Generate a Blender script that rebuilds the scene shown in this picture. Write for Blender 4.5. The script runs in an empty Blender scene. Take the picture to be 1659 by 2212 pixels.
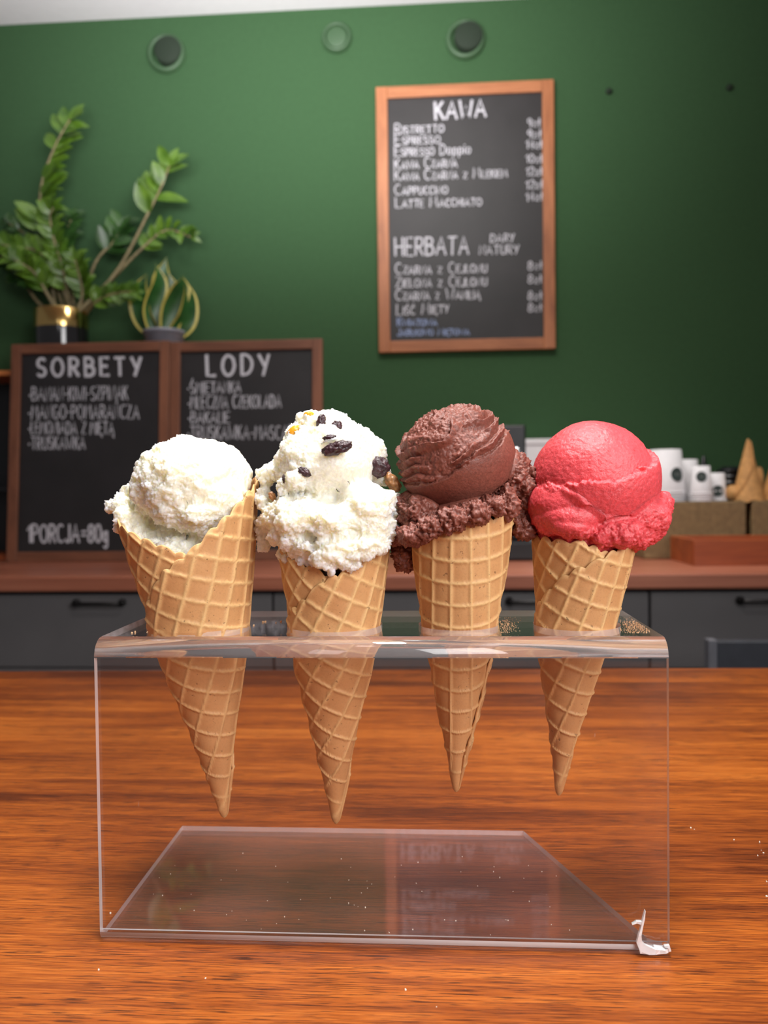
import bpy, bmesh, math, random
import numpy as np
from mathutils import Vector, Matrix, Euler, noise

# ------------------------------------------------------------------ camera, world, lights, exposure
S = bpy.context.scene
COL = S.collection
R = math.radians
W, H, F = 1659, 2212, 1700.0
ZC = 1.138                                  # eye height
cam = bpy.data.cameras.new('camera')
camo = bpy.data.objects.new('camera', cam); COL.objects.link(camo)
camo.location = (0, 0, ZC)
CM = Matrix.Rotation(R(3.6), 3, 'Z') @ Matrix.Rotation(R(90-1.4), 3, 'X') @ Matrix.Rotation(R(-.7), 3, 'Z')
camo.rotation_euler = CM.to_euler()
cam.sensor_fit = 'VERTICAL'; cam.sensor_height = 36; cam.lens = F/H*36
cam.clip_start = .01
cam.dof.use_dof = True; cam.dof.focus_distance = .398; cam.dof.aperture_fstop = 10.2
S.camera = camo
S.view_settings.view_transform = 'Standard'; S.view_settings.look = 'None'
S.view_settings.gamma = 1; S.view_settings.use_curve_mapping = False
S.view_settings.exposure = 0.0
S.cycles.use_denoising = True
S.cycles.max_bounces = 16; S.cycles.transparent_max_bounces = 24; S.cycles.transmission_bounces = 12
S.cycles.sample_clamp_indirect = 6

wd = bpy.data.worlds.new('world'); S.world = wd; wd.use_nodes = True
wd.node_tree.nodes['Background'].inputs[0].default_value = (.95, .93, .95, 1)
wd.node_tree.nodes['Background'].inputs[1].default_value = .14

def area(name, loc, target, size, size_y, power, col=(1, 1, 1), spread=180):
    l = bpy.data.lights.new(name, 'AREA'); l.shape = 'RECTANGLE'
    l.spread = R(spread); l.size, l.size_y, l.energy, l.color = size, size_y, power, col
    o = bpy.data.objects.new(name, l); COL.objects.link(o); o.location = loc
    o.rotation_euler = (Vector(target)-Vector(loc)).to_track_quat('-Z', 'Y').to_euler()
    return o
area('window_light', (1.15, -1.05, 2.0), (-.03, .42, 1.05), 1.2, 1.2, 16, (1, .985, .98), 95)
area('ceiling_lamp_light', (.02, .30, 2.70), (.0, .42, .9), .34, .34, 13, (1, .97, .94), 100)
area('wall_washer_light', (.0, 1.75, 2.62), (.0, 2.75, 1.6), .5, .25, 9, (1, .97, .90))
area('counter_fill_light', (.45, 1.95, 2.75), (.45, 2.0, .9), .3, .3, 5, (1, .95, .9), 75)  # added fill from above to brighten the back counter, no actual fitting
area('ceiling_fill_light', (-.5, 1.45, 2.1), (-.5, 2.4, 2.9), 1.2, .5, 18, (1, .98, 1), 110)  # added upward fill that whitens the ceiling, not a real source

# ------------------------------------------------------------------ helpers
def ray(px, py): return CM @ Vector(((px-W/2)/F, -(py-H/2)/F, -1))
def aty(px, py, Y):                         # point of the plane y = Y seen at a pixel
    d = ray(px, py); return d*(Y/d.y)+Vector((0, 0, ZC))
def atz(px, py, Z):
    d = ray(px, py); return d*((Z-ZC)/d.z)+Vector((0, 0, ZC))
def atplane(px, py, o, n):
    d = ray(px, py); c = Vector((0, 0, ZC)); return c+d*((o-c).dot(n)/d.dot(n))

WL = {}                                     # world position of every parent
def thing(name, label, cat, loc=(0, 0, 0), group=None):
    o = bpy.data.objects.new(name, None); COL.objects.link(o); o.location = loc; o.empty_display_size = .05
    o['label'] = label; o['category'] = cat
    if group: o['group'] = group
    WL[o.name] = Vector(loc); return o
def tag(o, label, cat, group=None, kind=None):
    o['label'] = label; o['category'] = cat
    if group: o['group'] = group
    if kind: o['kind'] = kind
    return o
def link(name, me, mats, parent=None, smooth=False, origin=None):
    """me holds world coordinates; stored relative to its parent (or its own origin)."""
    if not isinstance(mats, (list, tuple)): mats = [mats]
    for m in mats: me.materials.append(m)
    if smooth: me.shade_smooth()
    o = bpy.data.objects.new(name, me); COL.objects.link(o)
    if parent is not None:
        b = WL[parent.name]; o.parent = parent
        me.transform(Matrix.Translation(-b)); WL[o.name] = b
    else:
        if origin is None:
            co = np.empty(len(me.vertices)*3, 'f'); me.vertices.foreach_get('co', co); co = co.reshape(-1, 3)
            origin = Vector(((co[:, 0].min()+co[:, 0].max())/2, (co[:, 1].min()+co[:, 1].max())/2, co[:, 2].min()))
        me.transform(Matrix.Translation(-Vector(origin))); o.location = origin; WL[o.name] = Vector(origin)
    return o
def mesh(verts, faces):
    me = bpy.data.meshes.new('m'); me.from_pydata([tuple(v) for v in verts], [], faces); me.update(); return me
def bm_mesh(bm):
    bmesh.ops.recalc_face_normals(bm, faces=bm.faces[:])
    me = bpy.data.meshes.new('m'); bm.to_mesh(me); bm.free(); return me
def add_box(bm, lo, hi, bev=0, seg=2, mat=0, M=None):
    lo, hi = Vector(lo), Vector(hi)
    r = bmesh.ops.create_cube(bm, size=1); vs = r['verts']
    for v in vs:
        v.co = Vector(((lo.x+hi.x)/2+v.co.x*(hi.x-lo.x), (lo.y+hi.y)/2+v.co.y*(hi.y-lo.y), (lo.z+hi.z)/2+v.co.z*(hi.z-lo.z)))
        if M is not None: v.co = M @ v.co
    fs = {f for v in vs for f in v.link_faces}
    for f in fs: f.material_index = mat
    if bev:
        es = list({e for v in vs for e in v.link_edges})
        bmesh.ops.bevel(bm, geom=es, offset=bev, segments=seg, affect='EDGES', profile=.5)
def box(name, lo, hi, mat, parent=None, bev=0, M=None, origin=None):
    bm = bmesh.new(); add_box(bm, lo, hi, bev, M=M); return link(name, bm_mesh(bm), mat, parent, origin=origin)
def lathe_mesh(prof, c, n=48, axis=None):
    """prof: list of (r, h) round the axis (default up) through c."""
    q = Vector((0, 0, 1)).rotation_difference(Vector(axis)) if axis is not None else None
    V, Fc = [], []
    for r, h in prof:
        for k in range(n):
            a = 2*math.pi*k/n; p = Vector((r*math.cos(a), r*math.sin(a), h))
            V.append((q @ p if q else p)+Vector(c))
    for i in range(len(prof)-1):
        for k in range(n):
            k2 = (k+1) % n
            Fc.append((i*n+k, i*n+k2, (i+1)*n+k2, (i+1)*n+k))
    return mesh(V, Fc)
def lathe(name, prof, c, mat, parent=None, n=48, axis=None):
    return link(name, lathe_mesh(prof, c, n, axis), mat, parent, smooth=True)
def tube_into(V, Fc, pts, rads, n=8):
    pts = [Vector(p) for p in pts]; b = len(V); up = Vector((0, 1, 0.01))
    for i, p in enumerate(pts):
        t = (pts[min(i+1, len(pts)-1)]-pts[max(i-1, 0)]).normalized()
        a = t.cross(up).normalized(); c = t.cross(a)
        r = rads[i] if hasattr(rads, '__len__') else rads
        for k in range(n):
            an = 2*math.pi*k/n; V.append(p+a*r*math.cos(an)+c*r*math.sin(an))
    m = len(pts)
    for i in range(m-1):
        for k in range(n):
            k2 = (k+1) % n; Fc.append((b+i*n+k, b+i*n+k2, b+(i+1)*n+k2, b+(i+1)*n+k))
    Fc.append(tuple(b+k for k in range(n))[::-1]); Fc.append(tuple(b+(m-1)*n+k for k in range(n)))
def catmull(pts, n=6):
    pts = [Vector(p) for p in pts]; P = [pts[0]*2-pts[1]]+pts+[pts[-1]*2-pts[-2]]; out = []
    for i in range(1, len(P)-2):
        for k in range(n):
            t = k/n; a, b, c, d = P[i-1:i+3]
            out.append(.5*((2*b)+(c-a)*t+(2*a-5*b+4*c-d)*t*t+(3*b-a-3*c+d)*t**3))
    return out+[pts[-1]]
def resample(pts, n):
    d = [0.0]
    for a, b in zip(pts, pts[1:]): d.append(d[-1]+(b-a).length)
    out, k = [], 0
    for i in range(n):
        t = d[-1]*i/(n-1)
        while k < len(d)-2 and d[k+1] < t: k += 1
        out.append(pts[k].lerp(pts[k+1], (t-d[k])/max(1e-9, d[k+1]-d[k])))
    return out
def dup(root, loc):
    r = root.copy(); COL.objects.link(r); r.location = loc
    for ch in root.children:
        c = ch.copy(); COL.objects.link(c); c.parent = r
        for g in ch.children:
            d = g.copy(); COL.objects.link(d); d.parent = c
    return r
def structure(o): o['kind'] = 'structure'; return o

# ------------------------------------------------------------------ materials
class NT:
    def __init__(s, name):
        s.m = bpy.data.materials.new(name); s.m.use_nodes = True; s.t = s.m.node_tree
        s.b = s.t.nodes['Principled BSDF']; s.out = s.t.nodes['Material Output']
    def n(s, typ, ins=None, **kw):
        x = s.t.nodes.new(typ)
        for k, v in kw.items(): setattr(x, k, v)
        for k, v in (ins or {}).items(): s.set(x.inputs[k], v)
        return x
    def set(s, i, v):
        if hasattr(v, 'is_linked') or isinstance(v, bpy.types.NodeSocket): s.t.links.new(v, i)
        elif isinstance(v, (tuple, list)) and len(v) == 3 and i.type == 'RGBA': i.default_value = (*v, 1)
        else: i.default_value = v
    def p(s, **kw):
        for k, v in kw.items(): s.set(s.b.inputs[k.replace('_', ' ')], v)
    def coord(s, out='Object', scale=(1, 1, 1), rot=(0, 0, 0)):
        t = s.n('ShaderNodeTexCoord'); m = s.n('ShaderNodeMapping')
        s.t.links.new(t.outputs[out], m.inputs[0]); m.inputs['Scale'].default_value = scale; m.inputs['Rotation'].default_value = rot
        return m.outputs[0]
    def noise(s, v, scale=5, detail=4, rough=.5, dist=0):
        return s.n('ShaderNodeTexNoise', {'Vector': v, 'Scale': scale, 'Detail': detail, 'Roughness': rough, 'Distortion': dist}).outputs[0]
    def ramp(s, f, stops, interp='LINEAR'):
        r = s.n('ShaderNodeValToRGB', {0: f}); e = r.color_ramp.elements; r.color_ramp.interpolation = interp
        while len(e) < len(stops): e.new(.5)
        for x, (pos, c) in zip(e, stops):
            x.position = pos; x.color = (*c, 1) if len(c) == 3 else c
        return r.outputs[0]
    def mix(s, f, a, b, mode='MIX'):
        x = s.n('ShaderNodeMix', data_type='RGBA', blend_type=mode)
        s.set(x.inputs[0], f); s.set(x.inputs[6], a); s.set(x.inputs[7], b); return x.outputs[2]
    def math(s, op, a, b=0.0, c=0.0, clamp=False):
        x = s.n('ShaderNodeMath', operation=op, use_clamp=clamp); s.set(x.inputs[0], a); s.set(x.inputs[1], b); s.set(x.inputs[2], c); return x.outputs[0]
    def bump(s, h, strength=.3, dist=.001):
        return s.n('ShaderNodeBump', {'Height': h, 'Strength': strength, 'Distance': dist}).outputs[0]

def plain(name, col, rough=.5, metal=0, var=.12, scale=30, bump=.1, dist=.0005, **kw):
    t = NT(name); v = t.coord()
    nz = t.noise(v, scale, 5)
    lo = tuple(c*(1-var) for c in col); hi = tuple(min(1, c*(1+var)) for c in col)
    t.p(Base_Color=t.ramp(nz, [(.3, lo), (.7, hi)]), Roughness=rough, Metallic=metal)
    if bump: t.p(Normal=t.bump(nz, bump, dist))
    t.p(**kw); return t.m

def wood(name, dark, mid, light, sx=1.2, sy=22, rough=.35, coat=.25, along='X', pores=1.0):
    t = NT(name)
    sc = {'X': (sx, sy, sy), 'Y': (sy, sx, sy), 'Z': (sy, sy, sx)}[along]
    v = t.coord(scale=sc)
    big = t.noise(v, 1.0, 5, .55, .6)
    sc2 = {'X': (sx*4, sy*9, sy*9), 'Y': (sy*9, sx*4, sy*9), 'Z': (sy*9, sy*9, sx*4)}[along]
    v2 = t.coord(scale=sc2)
    fine = t.noise(v2, 1.0, 4, .6, .3)
    soft = t.noise(t.coord(), 2.2, 2)
    f = t.math('ADD', t.math('MULTIPLY', big, .72), t.math('MULTIPLY', fine, .28))
    f = t.math('ADD', f, t.math('MULTIPLY', t.math('SUBTRACT', soft, .5), .25))
    c = t.ramp(f, [(.34, dark), (.5, mid), (.66, light)])
    v3 = t.coord(scale=tuple(a*1.6 if a == max(sc2) else a*1.2 for a in sc2))
    po = t.ramp(t.noise(v3, 1.0, 3, .65), [(.30, (1, 1, 1)), (.40, (0, 0, 0))])
    c = t.mix(t.math('MULTIPLY', po, .55*pores), c, tuple(x*.28 for x in dark))
    t.p(Base_Color=c, Roughness=t.math('ADD', t.math('MULTIPLY', fine, .15), rough-.07), Coat_Weight=coat, Coat_Roughness=.18,
        Normal=t.bump(t.math('SUBTRACT', fine, t.math('MULTIPLY', po, .5)), .12, .0006))
    return t.m

def bar_wood():
    t = NT('bar_wood')
    big = t.noise(t.coord(scale=(1.6, 42, 42)), 1, 4, .6, .7)
    med = t.noise(t.coord(scale=(5, 95, 95)), 1, 4, .6, .4)
    fin = t.noise(t.coord(scale=(30, 900, 900)), 1, 4, .7, .2)
    cloud = t.noise(t.coord(scale=(2.2, 5, 5)), 1, 3)
    f = t.math('ADD', t.math('MULTIPLY', big, .32), t.math('ADD', t.math('MULTIPLY', med, .26), t.math('MULTIPLY', fin, .42)))
    f = t.math('ADD', f, t.math('MULTIPLY', t.math('SUBTRACT', cloud, .5), .45))
    c = t.ramp(f, [(.39, (.075, .013, .002)), (.46, (.19, .039, .005)), (.54, (.325, .076, .008)), (.64, (.49, .138, .018))])
    po = t.ramp(t.noise(t.coord(scale=(48, 1500, 1500)), 1, 2, .6), [(.41, (1, 1, 1)), (.45, (0, 0, 0))])
    pm = t.ramp(t.noise(t.coord(scale=(6, 40, 40)), 1, 3), [(.36, (.25, .25, .25)), (.58, (1, 1, 1))])
    c = t.mix(t.math('MULTIPLY', t.math('MULTIPLY', po, pm), .85), c, (.035, .007, .002))
    t.p(Base_Color=c, Roughness=t.math('ADD', t.math('MULTIPLY', fin, .2), .30), Coat_Weight=.05, Coat_Roughness=.25, Specular_IOR_Level=.35,
        Normal=t.bump(t.math('SUBTRACT', fin, t.math('MULTIPLY', po, .6)), .15, .0004))
    return t.m
M_BAR = bar_wood()
M_COUNTER = wood('counter_wood', (.22, .065, .035), (.33, .105, .058), (.42, .15, .085), sx=.8, sy=12, rough=.4, coat=.1, pores=.4)
M_FRAME = wood('frame_wood', (.24, .075, .025), (.36, .125, .045), (.46, .175, .07), sx=3, sy=20, rough=.5, coat=0, along='Z', pores=.6)
M_FRAMEH = wood('frame_wood_rail', (.24, .075, .025), (.36, .125, .045), (.46, .175, .07), sx=3, sy=20, rough=.5, coat=0, along='X', pores=.6)
M_DFRAME = wood('dark_frame_wood', (.12, .042, .02), (.18, .065, .032), (.24, .09, .045), sx=3, sy=20, rough=.5, coat=0, along='Z', pores=.6)
M_DFRAMEH = wood('dark_frame_rail', (.12, .042, .02), (.18, .065, .032), (.24, .09, .045), sx=3, sy=20, rough=.5, coat=0, along='X', pores=.6)
M_TRAY = wood('tray_wood', (.26, .05, .012), (.38, .082, .018), (.48, .115, .028), sx=2, sy=14, rough=.4, coat=.1, pores=.4)
M_SHELF = wood('shelf_wood', (.35, .09, .02), (.5, .15, .035), (.6, .2, .05), sx=2, sy=14, rough=.45, coat=.1, pores=.4)
M_WALL = plain('green_paint', (.041, .093, .040), .9, var=.05, scale=60, bump=.12, dist=.001, Specular_IOR_Level=.12)
M_VENT = plain('green_vent_paint', (.041, .093, .040), .5, var=.03, scale=60, bump=.05)
M_VENTD = plain('vent_recess', (.010, .022, .010), .8, var=.03)
M_CEIL = plain('ceiling_paint', (.86, .84, .86), .8, var=.02)
M_FLOOR = plain('floor_screed', (.2, .19, .18), .6, var=.15, scale=8)
M_SLATE = plain('chalkboard_slate', (.014, .012, .013), .55, var=.25, scale=9, bump=.06)
M_CHALK = plain('chalk', (.54, .53, .57), .95, var=.25, scale=400, bump=.3)
M_CHALKB = plain('blue_chalk', (.22, .27, .42), .95, var=.3, scale=400, bump=.3)
M_CAB = plain('grey_laminate', (.105, .098, .10), .5, var=.08, scale=6, bump=.02)
M_CABIN = plain('cabinet_carcass', (.03, .028, .03), .6)
M_BLACK = plain('black_plastic', (.008, .008, .010), .35, var=.2)
M_BLACKM = plain('black_metal', (.014, .012, .012), .38, metal=.6, var=.2)
M_BIN = plain('dark_slate_plastic', (.020, .022, .030), .5, var=.15)
M_BINE = plain('grey_bin_rim', (.10, .10, .115), .45, var=.1)
M_STEEL = plain('steel', (.6, .6, .62), .3, metal=1, var=.05)
M_PAPER = plain('white_paper', (.80, .78, .80), .7, var=.03, scale=80, bump=.04)
M_LOGO = plain('logo_print', (.030, .048, .044), .6, var=.1)
M_LOGOL = plain('logo_print_pale', (.20, .22, .21), .6, var=.1)
M_GOLD = plain('gold_glaze', (.75, .50, .18), .16, metal=1, var=.06, bump=.05)
M_POTB = plain('black_glaze', (.010, .009, .010), .12, var=.1, bump=0, Coat_Weight=.6)
M_POTG = plain('grey_ceramic', (.22, .22, .26), .4, var=.15)
M_SOIL = plain('soil', (.03, .02, .013), .95, var=.4, scale=150, bump=.8, dist=.004)
M_STEM = plain('plant_stem', (.20, .16, .075), .5, var=.3, scale=60)
def leafmat(name, a, b):
    t = NT(name); v = t.coord(); nz = t.noise(v, 16, 3)
    t.p(Base_Color=t.ramp(nz, [(.3, a), (.7, b)]), Roughness=.32, Subsurface_Weight=.0, Normal=t.bump(t.noise(v, 90, 3), .15, .001))
    return t.m
M_LEAF = leafmat('zz_leaf', (.032, .088, .007), (.125, .235, .022))
M_LEAFD = leafmat('zz_leaf_dark', (.012, .040, .010), (.04, .11, .02))
M_SNAKE = leafmat('snake_leaf_green', (.008, .045, .008), (.024, .10, .018))
M_SNAKEY = plain('snake_leaf_margin', (.50, .42, .09), .4, var=.15, scale=40)
M_CRUMB = plain('waffle_crumb', (.62, .40, .22), .9, var=.35, scale=700)
M_DUST = plain('white_crumb', (.8, .74, .62), .9, var=.2, scale=700)

def basket_mat():
    t = NT('woven_seagrass'); v = t.coord(scale=(1, 1, 1))
    w1 = t.n('ShaderNodeTexWave', {'Vector': t.coord(scale=(70, 70, 70), rot=(0, R(38), 0)), 'Scale': 1, 'Distortion': 2.5, 'Detail': 2}).outputs[1]
    w2 = t.n('ShaderNodeTexWave', {'Vector': t.coord(scale=(70, 70, 70), rot=(0, R(-38), 0)), 'Scale': 1, 'Distortion': 2.5, 'Detail': 2}).outputs[1]
    f = t.math('MULTIPLY', w1, w2); f = t.math('ADD', f, t.math('MULTIPLY', t.noise(v, 60, 4), .6))
    t.p(Base_Color=t.ramp(f, [(.2, (.12, .068, .03)), (.55, (.34, .215, .095)), (.9, (.52, .36, .17))]), Roughness=.75, Normal=t.bump(f, .7, .004))
    return t.m
M_BASKET = basket_mat()

def acrylic(name='clear_acrylic', haze=0.0, rough=.012, tint=(.965, .955, .96, 1)):
    """thin clear sheet: Fresnel reflection over a clear body"""
    t = NT(name); t.t.nodes.remove(t.b)
    bf = t.n('ShaderNodeNewGeometry').outputs['Backfacing']
    fr = t.n('ShaderNodeFresnel', {'IOR': t.math('ADD', t.math('MULTIPLY', bf, 1/1.49-1.49), 1.49)}).outputs[0]
    tr = t.n('ShaderNodeBsdfTransparent', {'Color': tint}).outputs[0]
    gl = t.n('ShaderNodeBsdfGlossy', {'Roughness': rough, 'Color': (1, 1, 1, 1)}).outputs[0]
    mx = t.n('ShaderNodeMixShader', {0: fr, 1: tr, 2: gl}).outputs[0]
    # fine scuffs and lint that stay on the sheet
    v = t.coord()
    sc = t.ramp(t.noise(t.coord(scale=(1, 1, .25), rot=(.3, .5, .4)), 420, 2, .5), [(.79, (0, 0, 0)), (.85, (1, 1, 1))])
    df = t.n('ShaderNodeBsdfDiffuse', {'Color': (.86, .76, .74, 1)}).outputs[0]
    mx = t.n('ShaderNodeMixShader', {0: t.math('ADD', t.math('MULTIPLY', sc, .22), haze), 1: mx, 2: df}).outputs[0]
    t.t.links.new(mx, t.out.inputs[0]); return t.m
M_ACR = acrylic()
M_FOOT = acrylic('hazy_reflection_acrylic', .03, .03, (.89, .845, .86, 1))  # purple-grey tint paints in a reflection; the haze is dusty film
def acrylic_solid(name, rough, tint=(1, .985, .985), trans=1.0, base=None):
    t = NT(name); v = t.coord()
    t.p(Base_Color=base or tint, Roughness=rough, IOR=1.49, Transmission_Weight=trans, Normal=t.bump(t.noise(v, 60, 3), .06, .001))
    return t.m
M_BEND = acrylic_solid('acrylic_bend', .05, base=(.98, .94, .94), trans=.93)  # milky pink body paints in the bright reflection along the bend
M_EDGE = acrylic_solid('acrylic_edge_and_glint', .22, base=(.96, .94, .95), trans=.55)
M_CHIP = acrylic_solid('acrylic_fracture', .35, base=(.96, .96, .97), trans=.45)

def waffle_mat(name, cell_lo, cell_hi, ridge):
    t = NT(name)
    uv = t.n('ShaderNodeUVMap', uv_map='flat').outputs[0]
    a = t.n('ShaderNodeAttribute', attribute_name='ridge').outputs['Fac']
    tone = t.noise(uv, 26, 3, .5)                        # uneven browning of the batter
    fine = t.noise(t.coord(), 900, 3, .7)
    cell = t.ramp(tone, [(.3, cell_lo), (.7, cell_hi)])
    c = t.mix(t.math('MULTIPLY', a, .78), cell, ridge)
    c = t.mix(t.math('MULTIPLY', t.ramp(fine, [(.3, (1, 1, 1)), (.5, (0, 0, 0))]), .22), c, tuple(x*.55 for x in cell_lo))
    po = t.ramp(t.noise(t.coord(), 420, 2, .6), [(.27, (1, 1, 1)), (.33, (0, 0, 0))])
    c = t.mix(t.math('MULTIPLY', po, .6), c, tuple(x*.25 for x in cell_lo))
    h = t.math('ADD', t.math('MULTIPLY', fine, .5), t.math('MULTIPLY', po, -.8))
    t.p(Base_Color=c, Roughness=.62, Normal=t.bump(h, .35, .0005), Subsurface_Weight=.12, Subsurface_Scale=.002, Subsurface_Radius=(1, .5, .2))
    return t.m
M_WAF = waffle_mat('waffle', (.54, .26, .098), (.66, .365, .152), (.80, .53, .235))
M_WAFB = plain('waffle_far', (.62, .32, .11), .7, var=.2, scale=60)

def cream(name, col, sss, scale, radius, rough, spots=None, fine=700, bump=.25, mottle=.12):
    t = NT(name); v = t.coord()
    nz = t.noise(v, fine, 4, .65)
    c = t.ramp(t.noise(v, 70, 4), [(.3, tuple(x*.93 for x in col)), (.7, tuple(min(1, x*1.04) for x in col))])
    c = t.mix(1.0, c, t.ramp(t.noise(v, fine*.9, 3, .7), [(.32, (1-mottle,)*3), (.68, (1+mottle*.6,)*3)]), 'MULTIPLY')
    if spots:
        sp = t.ramp(t.noise(v, spots[1], 2, .5), [(spots[2], (0, 0, 0)), (spots[2]+.03, (1, 1, 1))])
        c = t.mix(t.math('MULTIPLY', sp, spots[3]), c, spots[0])
    t.p(Base_Color=c, Roughness=rough, Subsurface_Weight=sss, Subsurface_Scale=scale, Subsurface_Radius=radius,
        Normal=t.bump(nz, bump, .0006)); return t.m
M_CREAM = cream('cream_ice', (.90, .87, .72), .9, .010, (1, .85, .5), .42)
M_CREAM2 = cream('cream_ice_fruit', (.90, .87, .74), .9, .009, (1, .85, .5), .38)
M_CHOC = cream('chocolate_ice', (.235, .072, .049), .08, .002, (1, .4, .3), .45, fine=850, bump=.5, mottle=.3)
M_SORB = cream('strawberry_sorbet', (.79, .088, .104), .35, .004, (1, .25, .2), .33, ((.45, .02, .02), 260, .70, .7), fine=620, bump=.9, mottle=.20)
M_RAISIN = plain('raisin_skin', (.045, .018, .022), .35, var=.5, scale=500, bump=.8, dist=.001)
M_RAISINB = plain('amber_raisin', (.42, .20, .08), .3, var=.35, scale=400, bump=.8, dist=.001, Subsurface_Weight=.2, Subsurface_Scale=.003)
M_PEEL = plain('candied_peel', (.85, .36, .02), .25, var=.2, scale=300, bump=.3, Subsurface_Weight=.3, Subsurface_Scale=.003)

# ------------------------------------------------------------------ the room
YW, ZT = 2.84, .92                          # back wall, height of both worktops
structure(box('wall_back', (-3.2, YW, 0), (2.6, YW+.1, 2.9), M_WALL))
ZCEIL = aty(400, 34, YW).z
structure(box('ceiling', (-3.2, -2.2, ZCEIL), (2.6, YW, ZCEIL+.1), M_CEIL))
structure(box('floor', (-3.2, -2.2, -.1), (2.6, YW+.1, 0), M_FLOOR))

# ------------------------------------------------------------------ bar the holder stands on
BM = Matrix.Rotation(R(1.6), 4, 'Z')
yb = .968
bar = thing('bar_counter', 'polished orange-brown wooden bar top in the foreground under the acrylic cone holder', 'counter', (0, .4, 0))
bm = bmesh.new(); add_box(bm, (-1.5, -.28, ZT-.045), (1.5, yb, ZT), .004, 2, M=BM); link('worktop', bm_mesh(bm), M_BAR, bar)
box('base', (-1.42, -.18, 0), (1.42, yb-.12, ZT-.045), M_CAB, bar, M=BM)

# ------------------------------------------------------------------ back counter and cabinets
YF = 2.085
wt = box('worktop', (-2.6, YF, ZT-.042), (2.0, YW, ZT), M_COUNTER, bev=.006)
tag(wt, 'reddish-brown wooden worktop running along the green wall', 'countertop')
seams = [-2.58, aty(-420, 1300, YF+.03).x, aty(590, 1300, YF+.03).x, aty(1402, 1300, YF+.03).x, 1.75]
handles = [None, (aty(158, 1303, YF).x, aty(258, 1303, YF).x), (aty(1102, 1300, YF).x, aty(1205, 1300, YF).x), (aty(1605, 1298, YF).x, aty(1700, 1298, YF).x)]
labels = ['grey base cabinet at the far left beyond the picture edge',
          'grey base cabinet under the worktop on the left, below the two leaning chalkboards',
          'grey base cabinet under the middle of the worktop, behind the chocolate cone',
          'grey base cabinet under the right end of the worktop, below the baskets']
for i in range(1, 4):
    x0, x1 = seams[i]+.002, seams[i+1]-.002
    cb = thing('base_cabinet', labels[i], 'cabinet', ((x0+x1)/2, YF+.3, 0), 'grey cabinets under the worktop')
    box('carcass', (x0, YF+.045, .1), (x1, YW-.02, ZT-.044), M_CABIN, cb)
    box('plinth', (x0, YF+.09, 0), (x1, YF+.11, .1), M_CABIN, cb)
    zd = ZT-.042-.012
    dr = box('drawer', (x0+.001, YF+.024, zd-.2), (x1-.001, YF+.044, zd), M_CAB, cb, bev=.002)
    box('door', (x0+.001, YF+.024, .105), (x1-.001, YF+.044, zd-.204), M_CAB, cb, bev=.002)
    if handles[i]:
        a, b = handles[i]; zh = aty(200, 1304, YF).z if i == 1 else aty(1110, 1300, YF).z
        V, Fc = [], []
        tube_into(V, Fc, [(a, YF+.026, zh), (a, YF-.004, zh), (a+.004, YF-.008, zh), (b-.004, YF-.008, zh), (b, YF-.004, zh), (b, YF+.026, zh)], .0052, 10)
        for x in (a, b): tube_into(V, Fc, [(x, YF+.024, zh), (x, YF+.012, zh)], .010, 12)
        link('handle', mesh(V, Fc), M_BLACKM, dr, True)

# ------------------------------------------------------------------ vents and screws on the wall
def vent(px, py, rpx, label, hole):
    c = aty(px, py, YW); r = rpx/F*YW
    v = thing('wall_vent', label, 'vent', c, 'round vents high on the green wall')
    lathe('rim', [(r*.70, 0), (r*.74, .016), (r*.82, .022), (r*.96, .016), (r, 0)], c, M_VENT, v, 56, (0, -1, 0))
    c = c+Vector((.010, 0, .004)) if hole else c
    lathe('disc', [(.0001, .030 if hole else .017), (r*.62, .030 if hole else .017), (r*.70, .026 if hole else .015), (r*.72, 0)], c, M_VENTD if hole else M_VENT, v, 56, (0, -1, 0))
vent(361, 118, 42, 'round green wall vent with dark disc, leftmost above the plants', True)
vent(728, 84, 32, 'plain round green vent cover between the two darker vents', False)
vent(1005, 88, 42, 'round green wall vent with dark disc above the coffee menu board', True)
for px, py, lb in ((1315, 198, 'small dark screw in the green wall just right of the coffee menu board'), (1575, 190, 'small dark screw in the green wall near the top right corner')):
    c = aty(px, py, YW); s = .011
    tag(lathe('wall_screw', [(.0001, .012), (s*.6, .012), (s, .006), (s, 0)], c, M_VENTD, None, 20, (0, -1, 0)), lb, 'screw', 'screws in the wall')

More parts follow.
